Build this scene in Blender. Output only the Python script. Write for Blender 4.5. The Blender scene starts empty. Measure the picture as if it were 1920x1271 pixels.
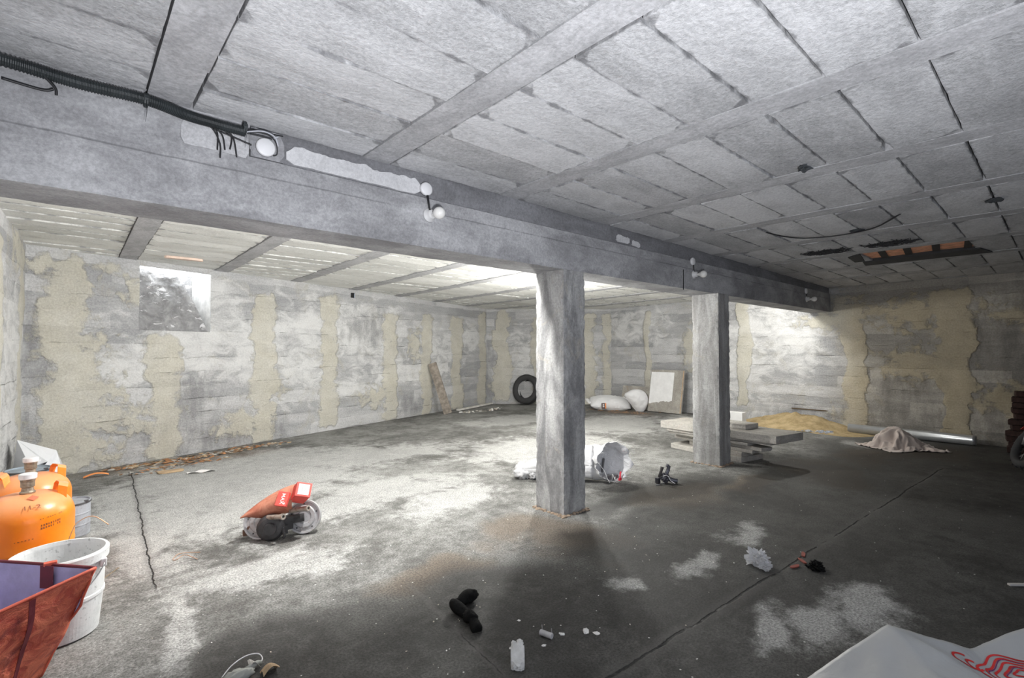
import bpy, math, random
from mathutils import Vector, Matrix, noise, Euler
random.seed(7)
D = bpy.data; SC = bpy.context.scene; COL = SC.collection
PI = math.pi
V = Vector
# ------------------------------------------------------------------ camera
YAW = math.radians(48.335); PITCH = math.radians(1.30)
cam = D.cameras.new('camera'); co = D.objects.new('camera', cam); COL.objects.link(co)
cam.sensor_width = 36; cam.lens = 36 * 928.3 / 1920; cam.clip_start = .02
co.location = (0, 0, 1.55); co.rotation_euler = (PI / 2 + PITCH, 0, YAW - PI / 2)
SC.camera = co
# ------------------------------------------------------------------ world, lights, exposure
w = D.worlds.new('world'); SC.world = w; w.use_nodes = True
w.node_tree.nodes['Background'].inputs[0].default_value = (.72, .82, 1, 1)
w.node_tree.nodes['Background'].inputs[1].default_value = .6
SC.view_settings.view_transform = 'Standard'; SC.view_settings.look = 'None'
SC.view_settings.gamma = 1; SC.view_settings.use_curve_mapping = False
SC.view_settings.exposure = 0.0

def point(name, loc, watt, col, rad):
    l = D.lights.new(name, 'POINT'); l.energy = watt; l.color = col; l.shadow_soft_size = rad
    o = D.objects.new(name, l); COL.objects.link(o); o.location = loc; return o

def spot(name, loc, target, watt, col, rad, ang, blend):
    l = D.lights.new(name, 'SPOT'); l.energy = watt; l.color = col; l.shadow_soft_size = rad
    l.spot_size = math.radians(ang); l.spot_blend = blend
    o = D.objects.new(name, l); COL.objects.link(o); o.location = loc
    o.rotation_euler = (V(target) - V(loc)).to_track_quat('-Z', 'Y').to_euler(); return o

def area(name, loc, target, watt, col, sx, sy):
    l = D.lights.new(name, 'AREA'); l.energy = watt; l.color = col; l.shape = 'RECTANGLE'; l.size = sx; l.size_y = sy
    o = D.objects.new(name, l); COL.objects.link(o); o.location = loc
    o.rotation_euler = (V(target) - V(loc)).to_track_quat('-Z', 'Y').to_euler(); return o

# bulbs a and c on the far side of the beam, mirroring the ones on its near side
point('beam_bulb_light_a', (1.95, 3.590, 2.55), 340, (1, .99, .96), .035)
point('far_fill', (6.30, 5.83, 1.95), 170, (1, .98, .93), .12)  # unseen fill added behind the near pillar to lift the far walls
point('far_ceiling_fill', (4.98, 4.70, 2.22), 150, (1, .99, .95), .05)  # second added fill, hidden by the pillar, brightens the far ceiling
point('beam_bulb_light_c', (9.90, 3.60, 2.40), 75, (1, .98, .93), .035)
# fill added at an unseen doorway, and an upward spot added behind the camera
area('doorway_fill', (2.2, -2.9, 1.3), (2.6, 2.0, 2.2), 38, (.80, .86, 1), 2.6, 2.2)
spot('bounce_fill', (.15, -.45, .95), (1.35, 1.1, 2.85), 640, (.94, .955, 1), .12, 138, 1)  # added spot aimed up, like a flash bounced off the ceiling
area('light_well_daylight', (1.04, 8.98, 3.0), (1.12, 8.80, 2.0), 22, (.95, .98, 1), .8, .3)

# ------------------------------------------------------------------ node helper
class G:
    def __init__(s, name):
        s.m = D.materials.new(name); s.m.use_nodes = True; s.t = s.m.node_tree
        s.b = s.t.nodes['Principled BSDF']; s.tc = None
    def n(s, t, ins={}, **p):
        x = s.t.nodes.new('ShaderNode' + t)
        for k, v in p.items(): setattr(x, k, v)
        for k, v in ins.items(): s.set(x.inputs[k], v)
        return x
    def set(s, i, v):
        if hasattr(v, 'is_linked'): s.t.links.new(v, i)
        else:
            if i.type == 'RGBA' and not isinstance(v, (int, float)) and len(v) == 3: v = (*v, 1)
            i.default_value = v
    def ma(s, op, a, b=0, c=0, clamp=False):
        return s.n('Math', {0: a, 1: b, 2: c}, operation=op, use_clamp=clamp).outputs[0]
    def add(s, a, b): return s.ma('ADD', a, b)
    def mul(s, a, b): return s.ma('MULTIPLY', a, b)
    def ss(s, x, a, b):
        m = s.n('MapRange', {0: x, 1: a, 2: b}, interpolation_type='SMOOTHSTEP'); return m.outputs[0]
    def mix(s, f, a, b, bt='MIX'):
        m = s.n('Mix', {0: f, 6: a, 7: b}, data_type='RGBA', blend_type=bt); return m.outputs[2]
    def noise(s, v, sc, det=4, ro=.55, dist=0):
        return s.n('TexNoise', {'Vector': v, 'Scale': sc, 'Detail': det, 'Roughness': ro, 'Distortion': dist}).outputs[0]
    def obj(s):
        if not s.tc: s.tc = s.n('TexCoord')
        return s.tc.outputs['Object']
    def uv(s):
        if not s.tc: s.tc = s.n('TexCoord')
        return s.tc.outputs['UV']
    def map(s, v, scale=(1, 1, 1), loc=(0, 0, 0), rot=(0, 0, 0)):
        return s.n('Mapping', {'Vector': v, 'Location': loc, 'Rotation': rot, 'Scale': scale}).outputs[0]
    def attr(s, name): return s.n('Attribute', attribute_name=name)
    def bump(s, h, st=.3, d=.02, nrm=None):
        i = {'Height': h, 'Strength': st, 'Distance': d}
        if nrm is not None: i['Normal'] = nrm
        return s.n('Bump', i).outputs[0]
    def out(s, col=None, rough=.85, nrm=None, **k):
        if col is not None: s.set(s.b.inputs['Base Color'], col)
        s.set(s.b.inputs['Roughness'], rough)
        if nrm is not None: s.set(s.b.inputs['Normal'], nrm)
        for a, v in k.items(): s.set(s.b.inputs[a], v)
        return s.m

def simple(name, col, rough=.7, metal=0, var=.15, sc=8, bump=0, bsc=40, **k):
    g = G(name); v = g.obj(); n = g.noise(v, sc, 5, .6)
    c = g.mix(g.ss(n, .3, .7), tuple(x * (1 - var) for x in col), tuple(min(1, x * (1 + var)) for x in col))
    nr = g.bump(g.noise(v, bsc, 4, .6), bump, .01) if bump else None
    return g.out(c, rough, nr, Metallic=metal, **k)

def grime(name, col, dirt, lo, hi, rough=.6, metal=0, sc=6, bump=.2, **k):
    g = G(name); v = g.obj(); n = g.noise(v, sc, 7, .65, .4)
    c = g.mix(g.ss(n, lo, hi), col, dirt)
    c = g.mix(g.ss(g.noise(v, sc * 9, 3, .6), .58, .72), c, dirt)
    return g.out(c, rough, g.bump(g.noise(v, 30, 5, .6), bump, .01), Metallic=metal, **k)

# ------------------------------------------------------------------ mesh helper
WM = {}
class MB:
    def __init__(s): s.v = []; s.f = []; s.mi = []
    def add(s, vs, fs, m=0, M=None):
        o = len(s.v)
        s.v += [(M @ V(p)) if M is not None else V(p) for p in vs]
        s.f += [tuple(i + o for i in f) for f in fs]; s.mi += [m] * len(fs); return s
    def box(s, c, d, M=None, m=0, taper=1):
        x, y, z = d[0] / 2, d[1] / 2, d[2] / 2; vs = []
        for k in (-1, 1):
            t = taper if k > 0 else 1
            vs += [(c[0] + a * x * t, c[1] + b * y * t, c[2] + k * z) for a, b in ((-1, -1), (1, -1), (1, 1), (-1, 1))]
        return s.add(vs, [(3, 2, 1, 0), (4, 5, 6, 7), (0, 1, 5, 4), (1, 2, 6, 5), (2, 3, 7, 6), (3, 0, 4, 7)], m, M)
    def tube(s, path, r, seg=10, m=0, M=None, cap=True, flat=1):
        P = [V(p) for p in path]; n = len(P); vs = []; up = None
        for i, p in enumerate(P):
            t = (P[min(i + 1, n - 1)] - P[max(i - 1, 0)]).normalized()
            if up is None: up = V((0, 0, 1)) if abs(t.z) < .9 else V((1, 0, 0))
            a = t.cross(up).normalized(); up = a.cross(t).normalized()
            rr = r(i / (n - 1)) if callable(r) else r
            for k in range(seg):
                an = 2 * PI * k / seg; vs.append(p + (a * math.cos(an) + up * math.sin(an) * flat) * rr)
        fs = [(i * seg + k, i * seg + (k + 1) % seg, (i + 1) * seg + (k + 1) % seg, (i + 1) * seg + k) for i in range(n - 1) for k in range(seg)]
        if cap: fs += [tuple(range(seg))[::-1], tuple((n - 1) * seg + k for k in range(seg))]
        return s.add(vs, fs, m, M)
    def lathe(s, prof, seg=32, M=None, m=0, wob=None):
        vs = []; n = len(prof)
        for r, z in prof:
            for k in range(seg):
                a = 2 * PI * k / seg; q = r * (1 + (wob(a, z) if wob else 0)); vs.append((q * math.cos(a), q * math.sin(a), z))
        fs = [(i * seg + k, i * seg + (k + 1) % seg, (i + 1) * seg + (k + 1) % seg, (i + 1) * seg + k) for i in range(n - 1) for k in range(seg)]
        if prof[0][0] > 1e-4: fs.append(tuple(range(seg))[::-1])
        if prof[-1][0] > 1e-4: fs.append(tuple((n - 1) * seg + k for k in range(seg)))
        return s.add(vs, fs, m, M)
    def ring(s, prof, seg=48, M=None, m=0):          # closed profile revolved about z
        n = len(prof); vs = [(r * math.cos(2 * PI * k / seg), r * math.sin(2 * PI * k / seg), z) for r, z in prof for k in range(seg)]
        fs = [(i * seg + k, i * seg + (k + 1) % seg, ((i + 1) % n) * seg + (k + 1) % seg, ((i + 1) % n) * seg + k) for i in range(n) for k in range(seg)]
        return s.add(vs, fs, m, M)
    def grid(s, fn, nu, nv, m=0, M=None):
        vs = [fn(i / nu, j / nv) for j in range(nv + 1) for i in range(nu + 1)]
        fs = [(j * (nu + 1) + i, j * (nu + 1) + i + 1, (j + 1) * (nu + 1) + i + 1, (j + 1) * (nu + 1) + i) for j in range(nv) for i in range(nu)]
        return s.add(vs, fs, m, M)
    def ball(s, c, rad, M=None, m=0, nu=20, nv=12, amp=0, fr=6, seed=0):
        vs = []; 
        for j in range(nv + 1):
            for i in range(nu):
                th = PI * j / nv; ph = 2 * PI * i / nu
                d = V((math.sin(th) * math.cos(ph), math.sin(th) * math.sin(ph), math.cos(th)))
                k = 1 + (amp * noise.fractal(d * fr * .4 + V((seed, seed * 2, 0)), 1, 2, 3) if amp else 0)
                vs.append((c[0] + d.x * rad[0] * k, c[1] + d.y * rad[1] * k, c[2] + d.z * rad[2] * k))
        fs = [(j * nu + i, j * nu + (i + 1) % nu, (j + 1) * nu + (i + 1) % nu, (j + 1) * nu + i)[::-1] for j in range(nv) for i in range(nu)]
        return s.add(vs, fs, m, M)
    def prism(s, poly, z0, z1, M=None, m=0):
        n = len(poly); vs = [(x, y, z0) for x, y in poly] + [(x, y, z1) for x, y in poly]
        fs = [tuple(range(n))[::-1], tuple(range(n, 2 * n))] + [(i, (i + 1) % n, n + (i + 1) % n, n + i) for i in range(n)]
        return s.add(vs, fs, m, M)
    def pillow(s, L, W, T, M=None, m=0, nu=28, nv=18, p=2.6, amp=.02, seed=0, waist=0):
        for sg in (1, -1):
            def fn(u, v):
                x = 2 * u - 1; y = 2 * v - 1
                h = T * max(0, 1 - abs(x) ** p) ** .55 * max(0, 1 - abs(y) ** p) ** .55
                q = V((x * L * 2, y * W * 2, sg * 3 + seed))
                k = noise.fractal(q * 3, 1, 2, 4) * amp * (h / T * .8 + .2)
                pin = 1 - .06 * (1 - abs(y)) * 0 - waist * (1 - x * x)
                return (x * L / 2 * (1 - .08 * y * y), y * W / 2 * (1 - .06 * x * x) * pin, sg * h / 2 + k)
            vs = MB().grid(fn, nu, nv)
            s.add(vs.v, vs.f if sg > 0 else [f[::-1] for f in vs.f], m, M)
        return s
    def build(s, name, mats, parent=None, loc=None, smooth=False, bevel=0, solid=0, sub=0, weld=0, auto=None):
        if not isinstance(mats, (list, tuple)): mats = [mats]
        if parent is not None: inv = WM[parent.name].inverted()
        else: inv = Matrix.Translation(-V(loc)) if loc is not None else Matrix()
        me = D.meshes.new(name)
        me.from_pydata([tuple(inv @ p) for p in s.v], [], s.f); me.validate(); 
        for mm in mats: me.materials.append(mm)
        if len(mats) > 1 and len(me.polygons) == len(s.mi):
            me.polygons.foreach_set('material_index', s.mi)
        if smooth: me.polygons.foreach_set('use_smooth', [True] * len(me.polygons))
        me.update()
        o = D.objects.new(name, me); COL.objects.link(o)
        if parent is not None: o.parent = parent; WM[o.name] = WM[parent.name]
        else:
            if loc is not None: o.location = loc
            WM[o.name] = Matrix.Translation(V(loc)) if loc is not None else Matrix()
        if weld: mo = o.modifiers.new('w', 'WELD'); mo.merge_threshold = weld
        if solid: mo = o.modifiers.new('s', 'SOLIDIFY'); mo.thickness = solid; mo.offset = 0
        if sub: mo = o.modifiers.new('u', 'SUBSURF'); mo.levels = mo.render_levels = sub
        if bevel: mo = o.modifiers.new('b', 'BEVEL'); mo.width = bevel; mo.segments = 2; mo.limit_method = 'ANGLE'; mo.angle_limit = .6
        return o

def tag(o, label, cat, group=None, kind=None):
    if label: o['label'] = label
    if cat: o['category'] = cat
    if group: o['group'] = group
    if kind: o['kind'] = kind
    return o
def struct(o): o['kind'] = 'structure'; return o
def thing(name, label, cat, loc, group=None):
    o = D.objects.new(name, None); COL.objects.link(o); o.location = loc; o.empty_display_size = .1
    WM[o.name] = Matrix.Translation(V(loc)); return tag(o, label, cat, group)
def TR(loc, rz=0, rx=0, ry=0, s=1):
    return Matrix.Translation(V(loc)) @ Euler((rx, ry, rz)).to_matrix().to_4x4() @ Matrix.Scale(s, 4)
def frame(o, x, y, z=None):                       # matrix with given axes
    x = V(x).normalized(); y = V(y); y = (y - x * y.dot(x)).normalized(); z = x.cross(y)
    M = Matrix((x, y, z)).transposed().to_4x4(); M.translation = V(o); return M
def fN(x, y, z=0, o=4): return noise.fractal(V((x, y, z)), 1, 2, o)
def ssf(x, a, b):
    t = max(0, min(1, (x - a) / (b - a))); return t * t * (3 - 2 * t)
def seg_d(x, y, a, b):
    ax, ay = a; bx, by = b; dx, dy = bx - ax, by - ay; t = max(0, min(1, ((x - ax) * dx + (y - ay) * dy) / (dx * dx + dy * dy + 1e-9)))
    return math.hypot(x - ax - t * dx, y - ay - t * dy)
RV = V((math.sin(YAW), -math.cos(YAW), 0)); FV = V((math.cos(YAW), math.sin(YAW), 0))   # across / away, used to orient things that face the doorway

# ------------------------------------------------------------------ concrete materials
def wall_mat(brown=None):
    g = G('board_formed_concrete'); uv = g.uv(); sp = g.n('SeparateXYZ', {0: uv}); u, z = sp.outputs[0], sp.outputs[1]
    at = g.attr('fields'); sc = g.n('SeparateColor', {0: at.outputs['Color']}); R, Gc, B = sc.outputs[0], sc.outputs[1], sc.outputs[2]
    warp = g.noise(uv, 1.3, 4, .6)
    zz = g.add(z, g.mul(g.ma('SUBTRACT', warp, .5), .10))
    zb = g.ma('DIVIDE', zz, .205); fb = g.ma('FLOOR', zb); fr = g.ma('FRACT', zb)
    h1 = g.n('TexWhiteNoise', {'W': fb}, noise_dimensions='1D').outputs[0]
    ub = g.ma('FLOOR', g.add(g.ma('DIVIDE', u, 1.9), g.mul(h1, 5)))
    cb = g.n('CombineXYZ', {0: ub, 1: fb}).outputs[0]
    h2 = g.n('TexWhiteNoise', {'Vector': cb}, noise_dimensions='2D').outputs[0]
    st = g.noise(g.map(uv, (1.2, 5, 1)), 1.6, 7, .65, .3)
    big = g.noise(uv, .9, 5, .6)
    t = g.add(g.mul(h2, .35), g.add(g.mul(st, .55), g.mul(big, .35)))
    c = g.mix(g.ss(t, .38, .92), (.33, .333, .34), (.60, .60, .60))
    c = g.mix(g.mul(g.ss(g.noise(uv, 2.1, 6, .7, 1.2), .52, .72), .45), c, (.40, .375, .30))      # brownish tint
    # white lime bloom
    wn = g.noise(g.map(uv, (1, 1.7, 1), (4, 2, 0)), 2.6, 8, .68, .8)
    wm = g.mul(g.ss(g.add(wn, g.mul(Gc, .26)), .58, .86), .75)
    c = g.mix(wm, c, (.74, .74, .73))
    # dark weeping near the foot
    dn = g.noise(g.map(uv, (2.5, .8, 1)), 2.2, 6, .65)
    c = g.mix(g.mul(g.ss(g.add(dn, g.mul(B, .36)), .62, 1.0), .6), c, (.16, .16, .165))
    fine = g.ss(g.noise(uv, 42, 5, .8), .3, .7)
    c = g.mix(.32, c, g.mix(fine, (.18, .18, .18), (.84, .84, .84)), 'OVERLAY')
    # board seams
    ln = g.mul(g.ma('SUBTRACT', 1, g.ss(fr, 0, .07)), g.ss(g.noise(g.map(uv, (1, 3, 1)), 1.7, 5, .7), .50, .66))
    c = g.mix(g.mul(ln, .40), c, (.13, .13, .13))
    # mortar smears
    mn = g.noise(uv, 5.5, 7, .62, .3)
    m = g.ss(g.add(R, g.mul(g.ma('SUBTRACT', mn, .5), 1.9)), .40, .72)
    mc = g.mix(g.noise(uv, 3, 6, .65), (.40, .375, .30), (.70, .67, .57))
    mc = g.mix(.3, mc, g.mix(fine, (.25, .25, .25), (.8, .8, .8)), 'OVERLAY')
    c = g.mix(g.mul(m, g.add(.35, g.mul(g.noise(uv, 1.7, 5, .7, .5), .75))), c, mc)
    if brown:
        k = g.ss(g.add(u, g.mul(g.ma('SUBTRACT', big, .5), 1.5)), brown[0], brown[1])
        c = g.mix(g.mul(k, .85), c, g.mix(m, (.78, .72, .62), (.80, .71, .57)), 'MULTIPLY')
    hgt = g.add(g.mul(m, .9), g.add(g.mul(g.noise(uv, 26, 6, .7), .7), g.add(g.mul(st, .6), g.mul(ln, -.9))))
    return g.out(c, .9, g.bump(hgt, .85, .02), **{'Specular IOR Level': .25})

def ceil_mat(name, ca, cb, tint, seamdark=.3):
    g = G(name); v = g.obj(); at = g.attr('rnd'); r = at.outputs['Fac']
    sv = g.map(v, (1, 2.4, 1)); st = g.noise(sv, 2.2, 7, .68, .4)
    sp = g.noise(v, 1.1, 5, .6, .5)
    t = g.add(g.mul(st, .55), g.add(g.mul(sp, .4), g.mul(r, .22)))
    c = g.mix(g.ss(t, .32, .82), ca, cb)
    c = g.mix(g.mul(g.ss(g.noise(v, 2.7, 6, .65, 1), .58, .75), .35), c, tint)
    gr = g.noise(v, 48, 4, .8)
    c = g.mix(.30, c, g.mix(g.ss(gr, .3, .7), (.16, .16, .16), (.84, .84, .84)), 'OVERLAY')
    c = g.mix(g.mul(g.ss(g.noise(v, 16, 5, .75, .4), .62, .72), .22), c, (.20, .20, .205))
    sn = g.ss(g.noise(v, 7, 5, .7, .3), .70, .80)
    c = g.mix(g.mul(sn, seamdark), c, (.12, .12, .13))
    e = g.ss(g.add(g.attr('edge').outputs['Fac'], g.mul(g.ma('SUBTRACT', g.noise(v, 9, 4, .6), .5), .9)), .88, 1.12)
    c = g.mix(g.mul(e, .65), c, (.10, .10, .105))  # block edges darkened: joint dirt, and shade of the gaps put into colour
    h = g.add(g.noise(v, 24, 6, .72), g.mul(st, .8))
    return g.out(c, .92, g.bump(h, .7, .015), **{'Specular IOR Level': .2})

def conc_mat(name, ca, cb, sv=(1, 1, 1), tint=None, lo=.35, hi=.7, lines=None, bump=.4):
    g = G(name); v = g.obj(); a = g.map(v, sv)
    t = g.add(g.mul(g.noise(a, 2.4, 8, .68, .5), .7), g.mul(g.noise(v, 1.1, 4, .6), .3))
    c = g.mix(g.ss(t, lo, hi), ca, cb)
    if tint: c = g.mix(g.mul(g.ss(g.noise(v, 3.1, 6, .65, .9), .55, .72), .5), c, tint)
    gr = g.noise(v, 52, 4, .8)
    c = g.mix(.26, c, g.mix(g.ss(gr, .3, .7), (.16, .16, .16), (.84, .84, .84)), 'OVERLAY')
    c = g.mix(g.mul(g.ss(g.noise(v, 4.5, 7, .72, .8), .52, .68), .35), c, tuple(x * .6 for x in ca))
    # pin holes and flecks
    c = g.mix(g.mul(g.ss(g.noise(v, 13, 5, .7, .2), .70, .78), .6), c, (.07, .07, .075))
    h = g.add(g.noise(v, 30, 6, .7), g.mul(g.noise(a, 6, 5, .6), .8))
    if lines:
        z = g.n('SeparateXYZ', {0: v}).outputs[2]; x = g.n('SeparateXYZ', {0: v}).outputs[0]
        zz = g.add(z, g.mul(g.ma('SUBTRACT', g.noise(v, 3, 4, .6), .5), .02))
        for l in lines:
            d = g.ma('ABSOLUTE', g.ma('SUBTRACT', zz, l))
            k = g.mul(g.ma('SUBTRACT', 1, g.ss(d, .001, .007)), g.ss(g.noise(g.map(v, (1, 1, .2)), 2.3, 4, .7), .36, .5))
            c = g.mix(g.mul(k, .45), c, (.10, .10, .105)); h = g.add(h, g.mul(k, -1))
    return g.out(c, .85, g.bump(h, bump, .012), **{'Specular IOR Level': .3})

def floor_mat():
    g = G('worn_concrete_floor'); v = g.obj()
    at = g.attr('fields'); sc = g.n('SeparateColor', {0: at.outputs['Color']}); R, Gc, B = sc.outputs[0], sc.outputs[1], sc.outputs[2]
    s3 = g.n('SeparateXYZ', {0: v}); x, y = s3.outputs[0], s3.outputs[1]
    rv = g.map(v, (1, 1, 1), (0, 0, 0), (0, 0, -YAW))
    n1 = g.noise(v, .55, 7, .62, .8); n2 = g.noise(v, 2.3, 7, .66, .5); n3 = g.noise(v, 11, 7, .75)
    t = g.add(g.mul(n1, .36), g.add(g.mul(n2, .36), g.mul(n3, .33)))
    c = g.mix(g.ss(t, .43, .63), (.10, .098, .092), (.29, .29, .277))
    bw = g.ss(g.add(B, g.mul(g.ma('SUBTRACT', n2, .5), 1.1)), .45, .95)
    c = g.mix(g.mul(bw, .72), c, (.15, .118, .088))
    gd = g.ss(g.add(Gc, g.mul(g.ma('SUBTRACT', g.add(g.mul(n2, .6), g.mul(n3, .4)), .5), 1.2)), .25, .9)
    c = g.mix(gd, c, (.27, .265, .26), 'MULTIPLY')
    cw = g.ss(g.add(R, g.mul(g.ma('SUBTRACT', g.add(g.mul(n2, .65), g.mul(n3, .35)), .5), 1.5)), .45, .82)
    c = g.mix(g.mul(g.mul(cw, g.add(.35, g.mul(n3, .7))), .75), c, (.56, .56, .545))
    gr = g.noise(v, 75, 4, .8)
    c = g.mix(.75, c, g.mix(g.ss(gr, .32, .68), (.12, .12, .12), (.86, .86, .86)), 'OVERLAY')
    pit = g.ss(g.noise(v, 38, 4, .75), .66, .74)
    c = g.mix(g.mul(pit, .55), c, (.04, .04, .04))
    vo = g.n('TexVoronoi', {'Vector': v, 'Scale': 13}); vd = vo.outputs['Distance']
    pick = g.n('TexWhiteNoise', {'Vector': vo.outputs['Position']}, noise_dimensions='3D').outputs[0]
    spk = g.mul(g.ma('LESS_THAN', vd, .07), g.ma('GREATER_THAN', pick, .72))
    c = g.mix(g.mul(spk, .8), c, (.7, .69, .66))
    h = g.add(g.mul(n3, .5), g.add(g.mul(gr, .5), g.add(g.mul(cw, .3), g.mul(pit, -.5))))
    wob = g.mul(g.ma('SUBTRACT', g.noise(v, 2.2, 7, .72), .5), .09)
    def crack(coord, along, a, b, lo, hi, w, h, c, thr=.30):
        d = g.ma('ABSOLUTE', g.add(g.ma('SUBTRACT', coord, g.add(g.mul(along, b), a)), wob))
        k = g.ma('SUBTRACT', 1, g.ss(d, w * .4, w))
        k = g.mul(k, g.mul(g.ss(along, lo, lo + .15), g.ma('SUBTRACT', 1, g.ss(along, hi - .15, hi))))
        k = g.mul(k, g.ss(g.noise(v, 2.1, 4, .7), thr, thr + .1))
        edge = g.mul(g.ma('SUBTRACT', 1, g.ss(d, w, w * 7)), .35)
        c = g.mix(g.mul(edge, g.mul(g.ss(along, lo, lo + .15), g.ma('SUBTRACT', 1, g.ss(along, hi - .15, hi)))), c, (.11, .105, .10))
        return g.add(h, g.mul(k, -4)), g.mix(g.mul(k, .95), c, (.012, .012, .012))
    h, c = crack(x, y, .271, .040, 3.9, 8.1, .007, h, c, .30)
    h, c = crack(y, x, 1.57, -.052, 1.2, 8.6, .011, h, c, .38)
    h, c = crack(x, y, 1.36, .115, 1.2, 3.0, .005, h, c, .56)
    rough = g.ma('SUBTRACT', .82, g.mul(gd, .18))
    return g.out(c, rough, g.bump(h, .55, .012), **{'Specular IOR Level': .35})

M_wall = wall_mat()
M_floor = floor_mat()
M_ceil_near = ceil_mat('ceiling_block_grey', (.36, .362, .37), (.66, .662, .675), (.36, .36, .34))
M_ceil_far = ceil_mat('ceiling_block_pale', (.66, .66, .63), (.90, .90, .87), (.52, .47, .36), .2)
M_joist = conc_mat('joist_concrete', (.36, .36, .37), (.56, .56, .575), (3, 1.6, 1))
M_beam = conc_mat('beam_concrete', (.24, .24, .248), (.47, .471, .482), (.9, 1, 2), lines=(.262,))
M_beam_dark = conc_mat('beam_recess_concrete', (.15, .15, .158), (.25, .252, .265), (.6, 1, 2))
M_pillar = conc_mat('pillar_concrete', (.17, .17, .173), (.40, .40, .395), (2.2, 2.2, .6), (.40, .36, .28), .40, .62)
M_plaster = conc_mat('pale_plaster', (.52, .52, .53), (.68, .68, .69), (1, 1, 1))
M_void = simple('dark_cavity', (.015, .015, .016), .95)
M_slab = conc_mat('slab_concrete', (.36, .34, .31), (.56, .54, .50), (1, 1, 5), (.46, .37, .31), bump=.6)
M_clay = simple('fired_clay', (.85, .40, .24), .85, var=.25, sc=14, bump=.3)

# ------------------------------------------------------------------ room shell
Lc = V((-.42, 8.18, 0)); Mc = V((9.0, 11.23, 0)); Nc = V((11.55, 8.70, 0)); Qc = V((11.08, -3.0, 0)); Sc = V((-.85, -3.0, 0))
def zc(x, y):
    return 2.862 - .009 * max(0, min(9, x - 3)) - .012 * max(0, min(5, y - 3.3))
def blob(u, z, cu, cz, ru, rz, p=1.0):
    d = math.hypot((u - cu) / ru, (z - cz) / rz); return max(0, 1 - d * .5) if d < 2 else 0

def make_wall(name, A, B, strips, blobs, whites, darks, st=.04, relief=.0, holes=(), tw=.30):
    A = V(A); B = V(B); Lw = (B - A).length; d = (B - A) / Lw; E0 = .09; nrm = V((d.y, -d.x, 0))
    nu = max(2, int(Lw / st)); nz = int(2.9 / st)
    us = [-E0 + (Lw + 2 * E0) * i / nu for i in range(nu + 1)]; zs = [2.9 * j / nz for j in range(nz + 1)]
    for (u0, u1, z0, z1) in holes:
        for q in (u0, u1): us[min(range(len(us)), key=lambda i: abs(us[i] - q))] = q
        for q in (z0, z1): zs[min(range(len(zs)), key=lambda i: abs(zs[i] - q))] = q
    vs = []; cols = []; uvs = []
    for z in zs:
        for u in us:
            n1 = fN(u * 1.1, z * 1.1, 3.1); n2 = fN(u * 4, z * 4, 9)
            r = 0
            for (c, wd, z0, z1) in strips:
                wv = wd * (1 + .55 * fN(c * 3, z * 1.3, 5)); dd = abs(u - c - .10 * fN(c * 3, z * 1.3, 1))
                k = 1 - ssf(dd, wv * .5 - tw * .35, wv * .5 + tw * .65)
                k *= ssf(z, z0 - .15, z0 + .1) * (1 - ssf(z, z1 - .1, z1 + .15)); r = max(r, k)
            for (c, cz, ru, rz) in blobs: r = max(r, 1.0 * blob(u + .15 * n1, z + .12 * n2, c, cz, ru, rz))
            gw = 0
            for (c, cz, ru, rz) in whites: gw = max(gw, 1.5 * blob(u + .2 * n1, z + .1 * n2, c, cz, ru, rz))
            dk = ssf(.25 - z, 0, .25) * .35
            for (c, cz, ru, rz) in darks: dk = max(dk, 1.4 * blob(u + .2 * n1, z, c, cz, ru, rz))
            r = min(1, r); off = n1 * .012 + n2 * .005 + relief * ssf(r + .35 * n2, .35, .6) * (1 + .8 * n2)
            if relief: off += .004 * math.sin(z * 30.6 + 3 * n1) * (1 - r) * (1 + n2)
            p = A + d * u + nrm * off * (0 if z < .01 else 1) ; vs.append((p.x, p.y, min(z, zc(p.x, p.y) + .05)))
            cols += [r, min(1, gw), min(1, dk), 1]; uvs.append((u, z))
    W = len(us); fs = []
    for j in range(len(zs) - 1):
        for i in range(W - 1):
            cu = (us[i] + us[i + 1]) / 2; cz = (zs[j] + zs[j + 1]) / 2
            if any(h[0] < cu < h[1] and h[2] < cz < h[3] for h in holes): continue
            fs.append((j * W + i, (j + 1) * W + i, (j + 1) * W + i + 1, j * W + i + 1)[::-1])
    me = D.meshes.new(name); me.from_pydata(vs, [], fs); me.materials.append(M_wall)
    ca = me.color_attributes.new('fields', 'FLOAT_COLOR', 'POINT'); ca.data.foreach_set('color', cols)
    uvl = me.uv_layers.new(name='UVMap'); li = [0] * len(me.loops); me.loops.foreach_get('vertex_index', li)
    flat = [];  [flat.extend(uvs[i]) for i in li]; uvl.data.foreach_set('uv', flat)
    me.polygons.foreach_set('use_smooth', [True] * len(me.polygons)); me.update()
    o = D.objects.new(name, me); COL.objects.link(o); struct(o); WM[o.name] = Matrix()
    # the concrete mass behind the face
    mb = MB(); pts = [A - nrm * .02, B - nrm * .02, B - nrm * .30, A - nrm * .30]
    return o, A, d, nrm, Lw

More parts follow.
